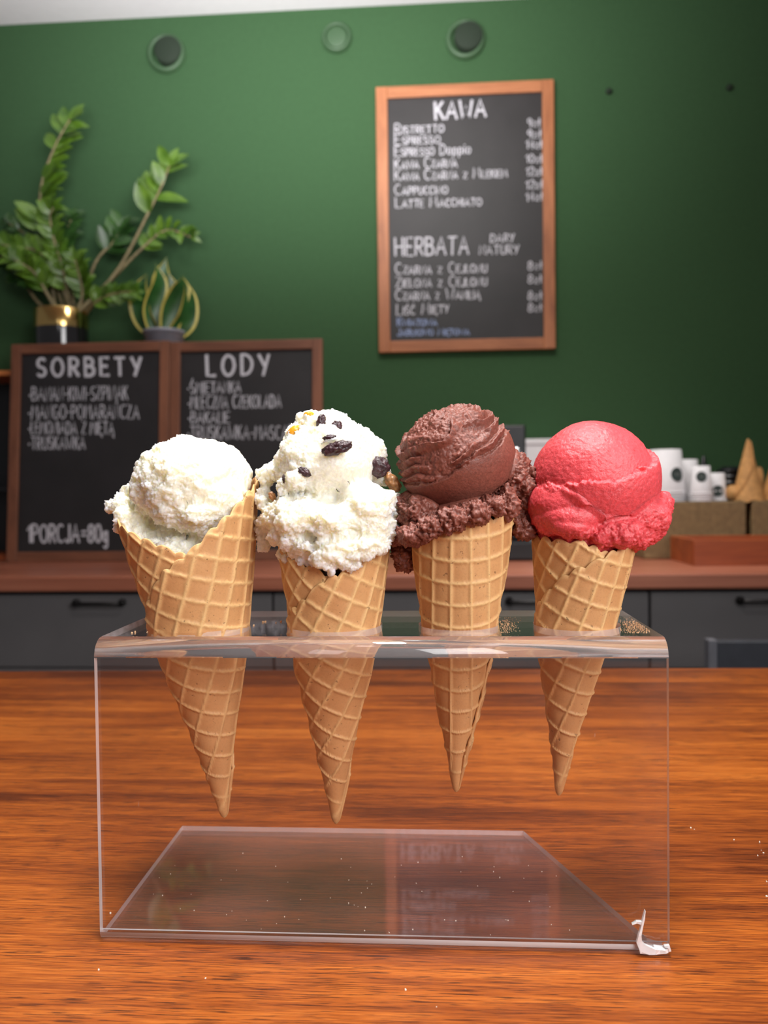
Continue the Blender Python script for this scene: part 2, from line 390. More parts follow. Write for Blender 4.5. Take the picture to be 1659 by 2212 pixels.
# ------------------------------------------------------------------ chalk lettering
def arc(cx, cy, rx, ry, a0, a1, n=10):
    return [(cx+rx*math.cos(R(a0+(a1-a0)*k/n)), cy+ry*math.sin(R(a0+(a1-a0)*k/n))) for k in range(n+1)]
G = {
 'A': (.8, [[(0, 0), (.4, 1), (.8, 0)], [(.14, .36), (.66, .36)]]), 'B': (.62, [[(0, 0), (0, 1)], [(0, 1)]+arc(.28, .77, .28, .23, 90, -90)+[(0, .54)], [(0, .54)]+arc(.32, .27, .32, .27, 90, -90)+[(0, 0)]]),
 'C': (.66, [arc(.38, .5, .38, .5, 55, 305, 14)]), 'D': (.68, [[(0, 0), (0, 1)], [(0, 1)]+arc(.2, .5, .48, .5, 90, -90, 12)+[(0, 0)]]),
 'E': (.56, [[(.56, 1), (0, 1), (0, 0), (.56, 0)], [(0, .52), (.46, .52)]]), 'F': (.54, [[(.54, 1), (0, 1), (0, 0)], [(0, .52), (.44, .52)]]),
 'G': (.72, [arc(.38, .5, .38, .5, 55, 330, 14)+[(.72, .45), (.45, .45)]]), 'H': (.66, [[(0, 0), (0, 1)], [(.66, 0), (.66, 1)], [(0, .5), (.66, .5)]]),
 'I': (.06, [[(.03, 0), (.03, 1)]]), 'J': (.42, [[(.42, 1), (.42, .25)]+arc(.21, .22, .21, .22, 0, -170, 8)]), 'K': (.6, [[(0, 0), (0, 1)], [(.58, 1), (.02, .45)], [(.2, .6), (.62, 0)]]),
 'L': (.5, [[(0, 1), (0, 0), (.5, 0)]]), 'M': (.86, [[(0, 0), (.1, 1), (.43, .3), (.76, 1), (.86, 0)]]), 'N': (.66, [[(0, 0), (0, 1), (.66, 0), (.66, 1)]]),
 'O': (.78, [arc(.39, .5, .39, .5, 90, 450, 20)]), 'P': (.58, [[(0, 0), (0, 1)], [(0, 1)]+arc(.28, .74, .3, .26, 90, -90)+[(0, .48)]]),
 'R': (.62, [[(0, 0), (0, 1)], [(0, 1)]+arc(.28, .74, .3, .26, 90, -90)+[(0, .48)], [(.22, .48), (.62, 0)]]),
 'S': (.58, [arc(.3, .75, .27, .25, 40, 270, 10)+arc(.29, .25, .29, .25, 90, -145, 10)]), 'T': (.66, [[(0, 1), (.66, 1)], [(.33, 1), (.33, 0)]]),
 'U': (.64, [[(0, 1), (0, .32)]+arc(.32, .32, .32, .32, 180, 360, 10)+[(.64, 1)]]), 'W': (.96, [[(0, 1), (.22, 0), (.48, .7), (.74, 0), (.96, 1)]]),
 'Y': (.64, [[(0, 1), (.33, .48)], [(.64, 1), (.25, 0)]]), 'Z': (.6, [[(0, 1), (.6, 1), (0, 0), (.6, 0)]]),
 '0': (.62, [arc(.31, .5, .31, .5, 90, 450, 18)]), '1': (.3, [[(0, .7), (.28, 1), (.28, 0)]]), '2': (.56, [arc(.28, .72, .28, .28, 160, -30, 9)+[(0, 0), (.56, 0)]]),
 '4': (.56, [[(.42, 0), (.42, 1), (0, .33), (.58, .33)]]), '8': (.54, [arc(.27, .76, .22, .24, -90, 270, 14), arc(.27, .26, .27, .26, 90, 450, 14)]),
 '9': (.5, [arc(.25, .72, .25, .26, 0, 360, 14), [(.5, .72), (.4, 0)]]), '-': (.34, [[(0, .48), (.34, .48)]]), '=': (.5, [[(0, .6), (.5, .6)], [(0, .36), (.5, .36)]]),
 '*': (.16, [arc(.08, .42, .06, .06, 0, 360, 8)]), ' ': (.34, []),
 'z': (.42, [[(0, .6), (.42, .6), (0, 0), (.42, 0)]]), 'o': (.46, [arc(.23, .3, .23, .3, 90, 450, 14)]), 'p': (.44, [[(0, -.34), (0, .6)], arc(.22, .3, .22, .3, 180, -180, 12)]),
 'i': (.08, [[(.04, 0), (.04, .6)], [(.04, .82), (.04, .86)]]), 'g': (.42, [arc(.2, .3, .2, .28, 0, 360, 12), [(.42, .6), (.42, -.15)]+arc(.22, -.15, .2, .18, 0, -150, 6)]),
}
def withx(b, extra, w=None): return (w or G[b][0], G[b][1]+extra)
G['Ś'] = withx('S', [[(.25, 1.12), (.42, 1.32)]]); G['Ń'] = withx('N', [[(.28, 1.12), (.45, 1.32)]]); G['Ć'] = withx('C', [[(.3, 1.12), (.48, 1.32)]])
G['Ę'] = withx('E', [[(.5, 0), (.38, -.16), (.56, -.26)]]); G['Ą'] = withx('A', [[(.78, 0), (.66, -.16), (.84, -.26)]]); G['Ł'] = withx('L', [[(-.12, .38), (.28, .66)]])
G['ł'] = (.2, [[(.1, 0), (.1, 1)], [(-.04, .42), (.24, .62)]])

def chalk_line(name, txt, x0, y0, x1, y1, hpx, wpx, plane, parent, mat, smallcaps=None, seed=0, gap=.26):
    """one written line: baseline from pixel (x0,y0) to (x1,y1), letters hpx tall, laid on the board plane"""
    rnd = random.Random(seed+len(txt)*7)
    o, n = plane
    items, cur, first = [], 0.0, True
    for ch in txt:
        s = 1.0
        if smallcaps and not first and ch.isupper(): s = smallcaps
        if ch == ' ': first = True
        elif ch.isupper(): first = False
        w, st = G[ch]
        items.append((cur, s, st)); cur += (w+gap)*(s if ch != ' ' else 1)
    cur -= gap
    kx = (x1-x0)/cur
    V, Fc = [], []; lay = [0]
    def put(x, y, off):
        p = atplane(x, y, o, n); return p+n*off
    for off, s, st in items:
        jy, sl = rnd.uniform(-.03, .03)*hpx, rnd.uniform(-.05, .05)
        for pl in st:
            pts = []
            for (a, b) in pl:
                u = (off+(a+sl*b)*s)*kx
                t = u/(x1-x0)
                pts.append((x0+u+rnd.uniform(-.012, .012)*hpx, y0+(y1-y0)*t-b*s*hpx+jy+rnd.uniform(-.012, .012)*hpx))
            hw = wpx/2*rnd.uniform(.85, 1.12)
            lay[0] += 1; dz = .0008+.00004*(lay[0] % 12)
            b0 = len(V); m = len(pts)
            for i, q in enumerate(pts):
                a_, b_ = pts[max(i-1, 0)], pts[min(i+1, m-1)]
                dx, dy = b_[0]-a_[0], b_[1]-a_[1]; L = math.hypot(dx, dy) or 1
                nx, ny = -dy/L*hw, dx/L*hw
                ex, ey = (dx/L*hw*.6, dy/L*hw*.6)
                if i == 0: q = (q[0]-ex, q[1]-ey)
                if i == m-1: q = (q[0]+ex, q[1]+ey)
                V.append(put(q[0]+nx, q[1]+ny, dz)); V.append(put(q[0]-nx, q[1]-ny, dz))
            for i in range(m-1): Fc.append((b0+2*i, b0+2*i+1, b0+2*i+3, b0+2*i+2))
    return link(name, mesh(V, Fc), mat, parent)
def chalk_words(name, txt, x0, y0, x1, y1, *a, **k):
    gap = k.get('gap') if k.get('gap') else .26
    sc = a[5] if len(a) > 5 else k.get('smallcaps')
    cur, spans, start, first = 0.0, [], 0.0, True
    for ch in txt+' ':
        if ch == ' ': spans.append((start, cur-gap)); cur += G[' '][0]+gap; start = cur; first = True; continue
        q = sc if sc and not first and ch.isupper() else 1.0
        if ch.isupper(): first = False
        cur += (G[ch][0]+gap)*q
    tot = spans[-1][1]
    for w, (p, q) in zip(txt.split(' '), spans):
        f = lambda t: (x0+(x1-x0)*t/tot, y0+(y1-y0)*t/tot)
        chalk_line(name, w, *f(p), *f(q), *a, **k)

def chalkboard(name, label, P, bar_px, fm, fmh, group=None, depth=.022):
    """P: the four outer corners TL TR BR BL in the world (a plane rectangle)"""
    TL, TR, BR, BL = P
    ux = (TR-TL).normalized(); uz = (TL-BL).normalized(); n = ux.cross(uz).normalized()
    if n.y > 0: n = -n
    w, h = (TR-TL).length, (TL-BL).length
    t = thing(name, label, 'menu board', (BL+BR)/2, group)
    Mx = Matrix((( ux.x, -n.x, uz.x, BL.x), (ux.y, -n.y, uz.y, BL.y), (ux.z, -n.z, uz.z, BL.z), (0, 0, 0, 1)))
    f = bar_px
    bm = bmesh.new()
    add_box(bm, (0, 0, 0), (f, depth, h), .002, M=Mx); add_box(bm, (w-f, 0, 0), (w, depth, h), .002, M=Mx)
    add_box(bm, (f, .001, 0), (w-f, depth, f), .002, mat=1, M=Mx); add_box(bm, (f, .001, h-f), (w-f, depth, h), .002, mat=1, M=Mx)
    link('frame', bm_mesh(bm), [fm, fmh], t)
    bm = bmesh.new(); add_box(bm, (f-.004, .009, f-.004), (w-f+.004, .014, h-f+.004), M=Mx)
    link('slate', bm_mesh(bm), M_SLATE, t)
    return t, (Mx @ Vector((w/2, .009, h/2)), n)

# the coffee board on the wall (tilted a touch by its hanger: flat on the wall)
yk = YW-.024
a, b, c, d = (aty(810, 188, yk), aty(1200, 170, yk), aty(1197, 752, yk), aty(820, 762, yk))
xl, xr, zt_, zb = (a.x+d.x)/2, (b.x+c.x)/2, (a.z+b.z)/2, (c.z+d.z)/2
kawa, pk = chalkboard('menu_board', 'large chalkboard with orange-brown frame hung on the green wall, listing coffee and tea', 
                      [Vector((xl, yk, zt_)), Vector((xr, yk, zt_)), Vector((xr, yk, zb)), Vector((xl, yk, zb))], .0405, M_FRAME, M_FRAMEH)
CL = lambda n, t, x0, y0, x1, y1, h, w, m=M_CHALK, sc=None: chalk_words(n, t, x0, y0, x1, y1, h, w, pk, kawa, m, sc, seed=int(x0+y0))
CL('heading', 'KAWA', 941, 258, 1049, 253, 37, 5)
for i, (t, x0, y0, x1, y1, h) in enumerate([('RISTRETTO', 853, 290, 957, 286, 22), ('ESPRESSO', 853, 313, 949, 310, 22), ('ESPRESSO Doppio', 853, 338, 1016, 332, 22),
        ('KAWA CZARNA', 853, 366, 986, 360, 22), ('KAWA CZARNA z MLEKIEM', 853, 391, 1094, 382, 22), ('CAPPUCCINO', 853, 421, 965, 418, 22), ('LATTE MACCHIATO', 855, 449, 1039, 444, 22)]):
    CL('menu_line', t, x0, y0, x1, y1, h, 2.5, sc=.72)
for t, x0, y0, x1 in [('9zł', 1140, 274, 1166), ('9zł', 1140, 299, 1168), ('14zł', 1136, 321, 1170), ('10zł', 1136, 352, 1171), ('12zł', 1136, 380, 1171), ('12zł', 1136, 408, 1171), ('14zł', 1136, 434, 1171)]:
    CL('price', t, x0, y0, x1, y0-1, 18, 2.5)
CL('heading', 'HERBATA', 854, 552, 1012, 549, 38, 4.2)
CL('heading', 'DARY', 1060, 524, 1110, 522, 17, 2.4); CL('heading', 'NATURY', 1036, 550, 1120, 548, 19, 2.4)
for t, x0, y0, x1, y1 in [('CZARNA z CEJLONU', 855, 592, 1050, 588), ('ZIELONA z CEJLONU', 855, 621, 1050, 617), ('CZARNA z WANILIĄ', 855, 649, 1036, 645), ('LIŚĆ MIĘTY', 857, 680, 968, 676)]:
    CL('menu_line', t, x0, y0, x1, y1, 23, 2.6, sc=.72)
for t, y0 in (('8zł', 583), ('8zł', 612), ('8zł', 648), ('8zł', 674)): CL('price', t, 1141, y0, 1170, y0-1, 18, 2.5)
CL('menu_line', 'KWIATOWA', 859, 704, 943, 703, 16, 3.2, M_CHALKB, .8); CL('menu_line', 'JABŁKOWO MIĘTOWA', 859, 725, 1013, 723, 15, 3.0, M_CHALKB, .8)

# the two boards leaning on the shelf unit
def leaning(cornersBL, cornersBR, pxTL, pxTR, lean):
    n = Vector((0, -math.cos(lean), math.sin(lean)))
    bl, br = cornersBL, cornersBR
    zt = [atplane(*q, bl, n) for q in (pxTL, pxTR)]
    up = Vector((0, math.sin(lean), math.cos(lean)))
    h = sum(((q-bl).dot(up)) for q in zt)/2
    return [bl+up*h, br+up*h, br, bl]
yB = 2.545; LEAN = R(5)
bl = Vector((aty(13, 1214, yB).x, yB, ZT+.001)); xm = aty(362, 1214, yB).x; br2 = Vector((aty(697, 1214, yB).x, yB, ZT+.001))
sorb, ps = chalkboard('menu_board', 'left of the two leaning chalkboards in dark wooden frames, headed SORBETY', leaning(bl, Vector((xm-.001, yB, ZT+.001)), (28, 742), (362, 737), LEAN), .034, M_DFRAME, M_DFRAMEH, 'leaning menu boards')
lody, pl = chalkboard('menu_board', 'right of the two leaning chalkboards in dark wooden frames, headed LODY', leaning(Vector((xm+.001, yB, ZT+.001)), br2, (362, 737), (710, 732), LEAN), .034, M_DFRAME, M_DFRAMEH, 'leaning menu boards')
CS = lambda n, t, x0, y0, x1, y1, h, w, gap=.26: chalk_words(n, t, x0, y0, x1, y1, h, w, ps, sorb, M_CHALK, None, seed=int(y0), gap=gap)
CS('heading', 'SORBETY', 81, 812, 303, 810, 38, 6.5, .5)
CS('menu_line', '*BANAN-KIWI-SZPINAK', 64, 866, 276, 863, 29, 2.3); CS('menu_line', '*MANGO-POMARAŃCZA', 62, 905, 300, 904, 29, 2.3)
CS('menu_line', '*LEMONIADA Z MIĘTĄ', 62, 937, 246, 938, 26, 2.3); CS('menu_line', '*TRUSKAWKA', 62, 971, 184, 970, 27, 2.3)
CS('portion_note', '1PORCJA=80g', 60, 1172, 232, 1170, 38, 4.2)
CLd = lambda n, t, x0, y0, x1, y1, h, w, gap=.26: chalk_words(n, t, x0, y0, x1, y1, h, w, pl, lody, M_CHALK, None, seed=int(y0), gap=gap)
CLd('heading', 'LODY', 448, 811, 582, 809, 43, 6.5, .5)
CLd('menu_line', '*ŚMIETANKA', 406, 850, 520, 848, 24, 2.3); CLd('menu_line', '*MLECZNA CZEKOLADA', 407, 883, 607, 880, 27, 2.3)
CLd('menu_line', '*BAKALIE', 407, 914, 496, 913, 24, 2.3); CLd('menu_line', '*TRUSKAWKA-MASCARPONE', 406, 950, 690, 948, 29, 2.3)

# ------------------------------------------------------------------ shelf unit behind the boards, with the two plants
ySF = yB+.09
zsh = aty(8, 800, ySF).z
sx0, sx1 = -2.15, aty(640, 900, ySF).x
su = thing('shelf_unit', 'low dark shelf unit with an orange wooden top behind the leaning chalkboards', 'shelf', ((sx0+sx1)/2, YW-.11, ZT))
box('top_board', (sx0, ySF, zsh-.018), (sx1, YW-.004, zsh), M_SHELF, su, bev=.002)
box('side_panel', (sx0+.01, ySF+.01, ZT), (sx0+.03, YW-.004, zsh-.018), M_BLACK, su)
box('side_panel', (sx1-.03, ySF+.01, ZT), (sx1-.01, YW-.004, zsh-.018), M_BLACK, su)
box('back_panel', (sx0+.03, YW-.016, ZT), (sx1-.03, YW-.004, zsh-.018), M_BLACK, su)
box('bottom_board', (sx0+.03, ySF+.01, ZT), (sx1-.03, YW-.016, ZT+.02), M_TRAY, su)
box('middle_board', (sx0+.03, ySF+.02, ZT+.24), (sx1-.03, YW-.016, ZT+.255), M_BLACK, su)

yP = 2.72
def leaf_into(V, Fc, base, d, up, L, wd, curl=.25, n=6):
    d = Vector(d).normalized(); side = d.cross(up)
    side = side.normalized() if side.length > 1e-4 else Vector((1, 0, 0)); nrm = side.cross(d)
    b0 = len(V)
    for i in range(n+1):
        t = i/n; w = wd*math.sin(math.pi*min(1, t*.93+.05))**.8*(1-.25*t)
        p = Vector(base)+d*L*t-nrm*curl*L*t*t
        V += [p-side*w+nrm*w*.35, p, p+side*w+nrm*w*.35]
    for i in range(n):
        k = b0+3*i; Fc += [(k, k+1, k+4, k+3), (k+1, k+2, k+5, k+4)]
pc = aty(133, 705, yP); pc.z = zsh
gz = aty(133, 672, yP).z-zsh; rr = 57/F*yP
zz = thing('potted_zz_plant', 'tall feathery green pot plant in a black pot with a gold rim on the shelf', 'plant', pc)
gb = aty(133, 713, yP).z-zsh
pot = lathe('pot', [(.0001, 0), (rr*.86, 0), (rr*.97, .01), (rr, gb*.6), (rr, gb)], pc, M_POTB, zz)
lathe('gold_rim', [(rr, gb), (rr*1.002, gb+.002), (rr*1.0, gz-.003), (rr*.985, gz), (rr*.95, gz-.001), (rr*.94, gz-.03)], pc, M_GOLD, zz)['label'] = 'polished gold upper band'
lathe('soil', [(.0001, gz-.024), (rr*.95, gz-.026)], pc, M_SOIL, zz)
rl = random.Random(5)
stems = [  # pixel way-points, depth offset at the tip, first leafy fraction, leaf size, side bias, dark
    ([(120, 700), (108, 580), (88, 470), (92, 390), (122, 310), (152, 258)], -.02, .46, 64, -1, 0),
    ([(175, 690), (250, 590), (318, 465), (352, 395), (366, 358)], .0, .70, 66, 1, 0),
    ([(160, 690), (205, 570), (243, 525), (262, 490)], .05, .72, 54, 0, 1),
    ([(170, 690), (240, 605), (312, 532), (360, 497), (412, 512)], .03, .62, 36, 1, 0),
    ([(150, 690), (128, 600), (85, 545), (38, 535), (2, 528)], -.04, .40, 46, 0, 0),
    ([(150, 690), (140, 600), (120, 530), (108, 470), (116, 448)], -.05, .30, 44, 0, 0),
    ([(140, 690), (90, 620), (40, 575), (-30, 540)], -.02, .35, 46, 0, 1),
    ([(165, 690), (205, 655), (245, 635), (290, 630)], -.06, .40, 34, 0, 0),
    ([(140, 690), (100, 560), (60, 510), (18, 482)], .04, .50, 40, 0, 1),
    ([(160, 690), (150, 600), (140, 530), (155, 470)], .06, .35, 44, 0, 1),
    ([(140, 692), (110, 650), (75, 590), (30, 560)], -.07, .45, 44, 0, 0),
    ([(165, 690), (178, 640), (170, 590), (162, 560)], -.06, .35, 40, 0, 0),
    ([(120, 695), (80, 650), (52, 610), (25, 590)], .0, .75, 34, 0, 1),
]
for way, dd, first, ls, bias, dark in stems:
    pts = []
    for i, q in enumerate(way):
        t = i/(len(way)-1); pts.append(aty(q[0], q[1], yP+dd*t+.0))
    pts[0] = Vector((pc.x+max(-.06, min(.06, pts[0].x-pc.x)), yP+rl.uniform(-.04, .04), zsh+gz-.03))
    sp = resample(catmull(pts, 6), 26); V, Fc = [], []; m = len(sp)
    tube_into(V, Fc, sp, [.0085*(1-.65*i/m) for i in range(m)], 8)
    st = link('stem', mesh(V, Fc), M_STEM, zz, True)
    V, Fc = [], []
    i0 = int(first*m); step = 1
    for i in range(i0, m, step):
        t = (sp[min(i+1, m-1)]-sp[max(i-1, 0)]).normalized()
        fr = (i-i0)/max(1, m-i0); L = ls/F*yP*(1.0-.28*fr)*rl.uniform(.85, 1.15)
        sd = t.cross(Vector((0, 1, 0))).normalized()
        for s in (-1, 1):
            if bias and s != bias and rl.random() < .5: s = bias
            d = sd*s*rl.uniform(.7, 1.0)+t*rl.uniform(.55, .9)+Vector((0, rl.uniform(-.7, .5), rl.uniform(0, .3)))
            leaf_into(V, Fc, sp[i], d, Vector((rl.uniform(-.5, .5), -1, .5)), L, L*.31, rl.uniform(.0, .3))
    leaf_into(V, Fc, sp[-1], sp[-1]-sp[-2], Vector((0, -1, .3)), ls/F*yP*.7, ls/F*yP*.18)
    link('leaflets', mesh(V, Fc), M_LEAFD if dark else M_LEAF, st, True)

sc_ = aty(355, 720, yP); sc_.z = zsh
sn = thing('potted_snake_plant', 'small snake plant with yellow leaf edges in a grey pot on the shelf', 'plant', sc_)
sz = aty(355, 716, yP).z-zsh; r2 = 44/F*yP
lathe('pot', [(.0001, 0), (r2*.72, 0), (r2*.78, .005), (r2*.98, sz-.012), (r2*1.04, sz-.01), (r2*1.04, sz), (r2*.95, sz), (r2*.93, sz-.02)], sc_, M_POTG, sn)
lathe('soil', [(.0001, sz-.014), (r2*.95, sz-.016)], sc_, M_SOIL, sn)
def snake(way, wpx, dd, twist):
    k = yP/F
    pts = catmull([aty(x, y, yP+dd*(.4+.6*i/(len(way)-1))) for i, (x, y) in enumerate(way)], 7); m = len(pts)
    g, ge, yl, ye = [], [], [], []
    for i, p in enumerate(pts):
        t = i/(m-1); w = wpx*k*.5*(math.sin(math.pi*(.22+.78*min(1, t))))**.7*(1 if t < .6 else max(.05, 1-((t-.6)/.4)**2))
        tg = (pts[min(i+1, m-1)]-pts[max(i-1, 0)]).normalized()
        fr = Vector((math.sin(twist+t*.8), -math.cos(twist+t*.8), 0)); sd = tg.cross(fr).normalized(); nn = sd.cross(tg)
        cup = w*.35
        g.append([p-sd*w*.78-nn*0+fr*cup*.3, p-fr*cup*.4, p+sd*w*.78+fr*cup*.3])
        yl.append([p-sd*w+fr*cup*.62, p-sd*w*.78+fr*cup*.3, p+sd*w*.78+fr*cup*.3, p+sd*w+fr*cup*.62])
    V, Fc = [], []
    for row in g: V += row
    for i in range(m-1):
        q = 3*i; Fc += [(q, q+1, q+4, q+3), (q+1, q+2, q+5, q+4)]
    lf = link('leaf', mesh(V, Fc), M_SNAKE, sn, True)
    V, Fc = [], []
    for row in yl: V += row
    for i in range(m-1):
        q = 4*i; Fc += [(q, q+1, q+5, q+4), (q+2, q+3, q+7, q+6)]
    link('leaf_margin', mesh(V, Fc), M_SNAKEY, lf, True)['label'] = 'yellow leaf edge'
snake([(335, 722), (308, 680), (302, 630), (318, 588)], 50, -.02, -.5)
snake([(340, 722), (330, 670), (345, 610), (335, 566)], 44, -.03, .3)
snake([(350, 722), (352, 660), (350, 600), (360, 553)], 50, .03, -.3)
snake([(365, 722), (372, 670), (392, 620), (392, 596)], 50, -.03, .25)
snake([(378, 722), (402, 690), (408, 640), (394, 592)], 48, -.01, .5)
snake([(362, 722), (366, 660), (370, 620), (362, 585)], 44, .02, .0)

# ------------------------------------------------------------------ coffee machine, cups, baskets, tray, far cones
yM = 2.52
m0, m1 = aty(1040, 1100, yM).x, aty(1146, 1100, yM).x
cm = thing('coffee_grinder', 'tall black coffee grinder on the worktop behind the chocolate cone', 'coffee grinder', ((m0+m1)/2, yM+.06, ZT))
z1 = aty(1100, 918, yM).z; z2 = aty(1100, 1010, yM).z; z3 = aty(1100, 1168, yM).z
box('base', (m0, yM-.05, ZT), (m1+.03, yM+.16, z3), M_BLACK, cm, bev=.008)
box('body', (m0, yM+.02, z3), (m1+.0, yM+.15, z2), M_BLACK, cm, bev=.01)
bm = bmesh.new(); x1 = aty(1136, 950, yM).x; add_box(bm, (m0+.01, yM, z2), (x1, yM+.13, z1), .006); link('hopper', bm_mesh(bm), M_BLACK, cm)
lathe('dial', [(.0001, .012), (.014, .012), (.016, .008), (.016, 0)], (x1-.03, yM, (z1+z2)/2-.02), M_STEEL, cm, 24, (0, -1, 0))
bx0, bx1 = aty(1134, 980, 2.72).x, aty(1185, 980, 2.72).x
yw_ = 2.72
wb = thing('paper_box', 'white paper box beside the black grinder, mostly behind the strawberry scoop', 'box', ((bx0+bx1)/2, yw_+.04, ZT))
zb0, zb1 = ZT, aty(1155, 948, 2.72).z
box('carton', (bx0, yw_, zb0), (bx1+.06, yw_+.09, zb1-.02), M_PAPER, wb, bev=.003); box('lid', (bx0-.003, yw_-.003, zb1-.02), (bx1+.063, yw_+.093, zb1), M_PAPER, wb, bev=.002)

yT = 2.44                                   # wooden tray in front, baskets behind and over it
tx0 = atz(1497, 1222, ZT).x
zt1 = aty(1497, 1166, atz(1497, 1222, ZT).y).z
yT = atz(1560, 1222, ZT).y
tr = thing('wooden_tray', 'low red-brown wooden crate on the right end of the worktop in front of the baskets', 'crate', (tx0+.35, yT+.11, ZT))
tw, td = .72, .22
bm = bmesh.new()
add_box(bm, (tx0, yT, ZT), (tx0+tw, yT+.014, zt1), .002); link('front_panel', bm_mesh(bm), M_TRAY, tr)
box('back_panel', (tx0, yT+td-.014, ZT), (tx0+tw, yT+td, zt1), M_TRAY, tr, bev=.002)
box('side_panel', (tx0, yT+.0142, ZT), (tx0+.014, yT+td-.0142, zt1), M_TRAY, tr, bev=.002)
box('side_panel', (tx0+tw-.014, yT+.0142, ZT), (tx0+tw, yT+td-.0142, zt1), M_TRAY, tr, bev=.002)
box('bottom', (tx0+.0142, yT+.0142, ZT), (tx0+tw-.0142, yT+td-.0142, ZT+.01), M_TRAY, tr)
yBk = yT+td+.012; yBe = min(YW-.008, yBk+.2)
zbk = aty(1500, 1084, yBk).z
def basket(px0, px1, label):
    x0, x1 = aty(px0, 1120, yBk).x, aty(px1, 1120, yBk).x
    b = thing('woven_basket', label, 'basket', ((x0+x1)/2, (yBk+yBe)/2, ZT), 'woven baskets on the worktop')
    w = .012
    for nm, lo, hi in (('front_panel', (x0, yBk, ZT), (x1, yBk+w, zbk)), ('back_panel', (x0, yBe-w, ZT), (x1, yBe, zbk)),
                       ('side_panel', (x0, yBk+w+.0004, ZT), (x0+w, yBe-w-.0004, zbk)), ('side_panel', (x1-w, yBk+w+.0004, ZT), (x1, yBe-w-.0004, zbk))):
        box(nm, lo, hi, M_BASKET, b, bev=.004)
    box('bottom', (x0+w, yBk+w, ZT), (x1-w, yBe-w, ZT+.01), M_BASKET, b)
    ld = box('lid', (x0+w+.001, yBk+w+.001, zbk-.012), (x1-w-.001, yBe-w-.001, zbk), M_BLACK, b, bev=.001); ld['label'] = 'flat black lid'
    return b, x0, x1
basket(1392, 1612, 'woven tan basket with paper cups standing on its lid')
basket(1626, 1860, 'woven tan basket at the right picture edge, under the upturned waffle cones')

def cup_meshes(rt, rb, h):
    body = [(.0001, h), (rt*.94, h), (rt, h-.003), (rb, .004), (rb+.002, .003), (rb+.0025, 0), (rb-.001, 0), (rb-.002, .004), (rt-.002, h-.004)]
    return body
def cup(c, rt, rb, h, label, logo=None):
    """an upturned paper cup: narrow end up, rolled rim down"""
    t = thing('paper_cup', label, 'cup', c, 'white paper cups on the basket')
    sl = link('sleeve', lathe_mesh([(.0001, h-.004), (rt*.95, h-.004), (rt*.97, h), (rt, h), (rb, .005)], c, 40), M_PAPER, t, True)
    link('rim', lathe_mesh([(rb-.0005, .006), (rb+.0018, .005), (rb+.0028, .0025), (rb+.0018, 0), (rb-.001, 0)], c, 40), M_PAPER, t, True)
    if logo:
        az, zf, rl_ = logo
        def disc(nm, rad, off, mat, parts):
            V, Fc = [], []
            for (cx, cz, r_, a0, a1) in parts:
                b0 = len(V); n = 22
                def pt(u, v):
                    z = zf*h+v; rz = rb+(rt-rb)*z/h+off; a = az+u/rz
                    return Vector((c[0]+rz*math.sin(a), c[1]-rz*math.cos(a), c[2]+z))
                V.append(pt(cx, cz))
                for k in range(n+1):
                    an = a0+(a1-a0)*k/n; V.append(pt(cx+r_*math.cos(an), cz+r_*math.sin(an)))
                for k in range(n): Fc.append((b0, b0+1+k, b0+2+k))
            return link(nm, mesh(V, Fc), mat, sl)
        o = disc('logo', rl_, .0014, M_LOGO, [(0, 0, rl_, 0, 2*math.pi)]); o['label'] = 'round dark printed emblem'
        disc('emblem', rl_, .0010, M_LOGOL, [(0, rl_*.1, rl_*.34, 0, 2*math.pi), (0, -rl_*.45, rl_*.4, math.pi, 2*math.pi)]) 
    return t
yC = yBk+.055
def stack(px, pw, py_top, yC, n, rim_gap, base_z, lab, logo=None, taper=.82):
    xx = aty(px, 1040, yC).x; rb = pw/2/F*yC; top = aty(px, py_top, yC).z; h = top-base_z-(n-1)*rim_gap
    for k in range(n):
        last = k == n-1
        L = lab[0] if last else lab[1]
        cup((xx, yC, base_z+k*rim_gap+.0005), rb*taper, rb, h, L, logo if last else None)
zl = zbk
stack(1437, 80, 972, yC+.03, 4, .009, zl, ('tallest white paper cup stack, topmost cup, close beside the strawberry scoop', 'white paper cup lower in the tallest stack beside the strawberry scoop'), (R(24), .42, .023), .80)
stack(1486, 48, 993, yC+.10, 3, .008, zl, ('topmost white cup of the stack behind the cup with the round emblem', 'white cup lower in the stack behind the cup with the round emblem'), None, .8)
stack(1515, 44, 1007, yC-.02, 4, .0075, zl, ('small white paper cup facing front with a round dark emblem, topmost of its stack', 'white cup rim lower in the front stack below the emblem cup'), (R(-18), .62, .0165), .78)
stack(1549, 38, 1022, yC+.03, 1, .0, zl, ('smallest white paper cup with a dark emblem low on it, rightmost of the cups', ''), (R(-14), .36, .018), .78)
# black lids behind the cups
lx = aty(1580, 1050, yC+.08)
ld = thing('cup_lid_stack', 'black round plastic lids piled behind the small cups and the far waffle cones', 'lids', (lx.x, yC+.09, zl))
rl2 = 30/F*yC; hz = aty(1583, 1008, yC+.08).z-zl
prof = [(.0001, hz), (rl2*.62, hz), (rl2*.7, hz-.006)]
for k in range(5):
    zk = hz-.008-k*(hz-.012)/5; prof += [(rl2*(.78+.03*k), zk), (rl2*(.98), zk-.004), (rl2*.98, zk-.007), (rl2*.80, zk-.0085)]
prof += [(rl2*.9, .0)]
lathe('lids', prof, (lx.x, yC+.09, zl), M_BLACK, ld)
lx = aty(1519, 1060, yC+.06)
t_ = tag(lathe('tamper', [(.0001, aty(1514, 984, yC+.06).z-zl), (.006, aty(1514, 988, yC+.06).z-zl), (.012, .10), (.016, .05), (.02, .02), (.02, 0)], (lx.x, yC+.055, zl), M_BLACK), 'black pointed tool standing behind the white cups', 'tool')

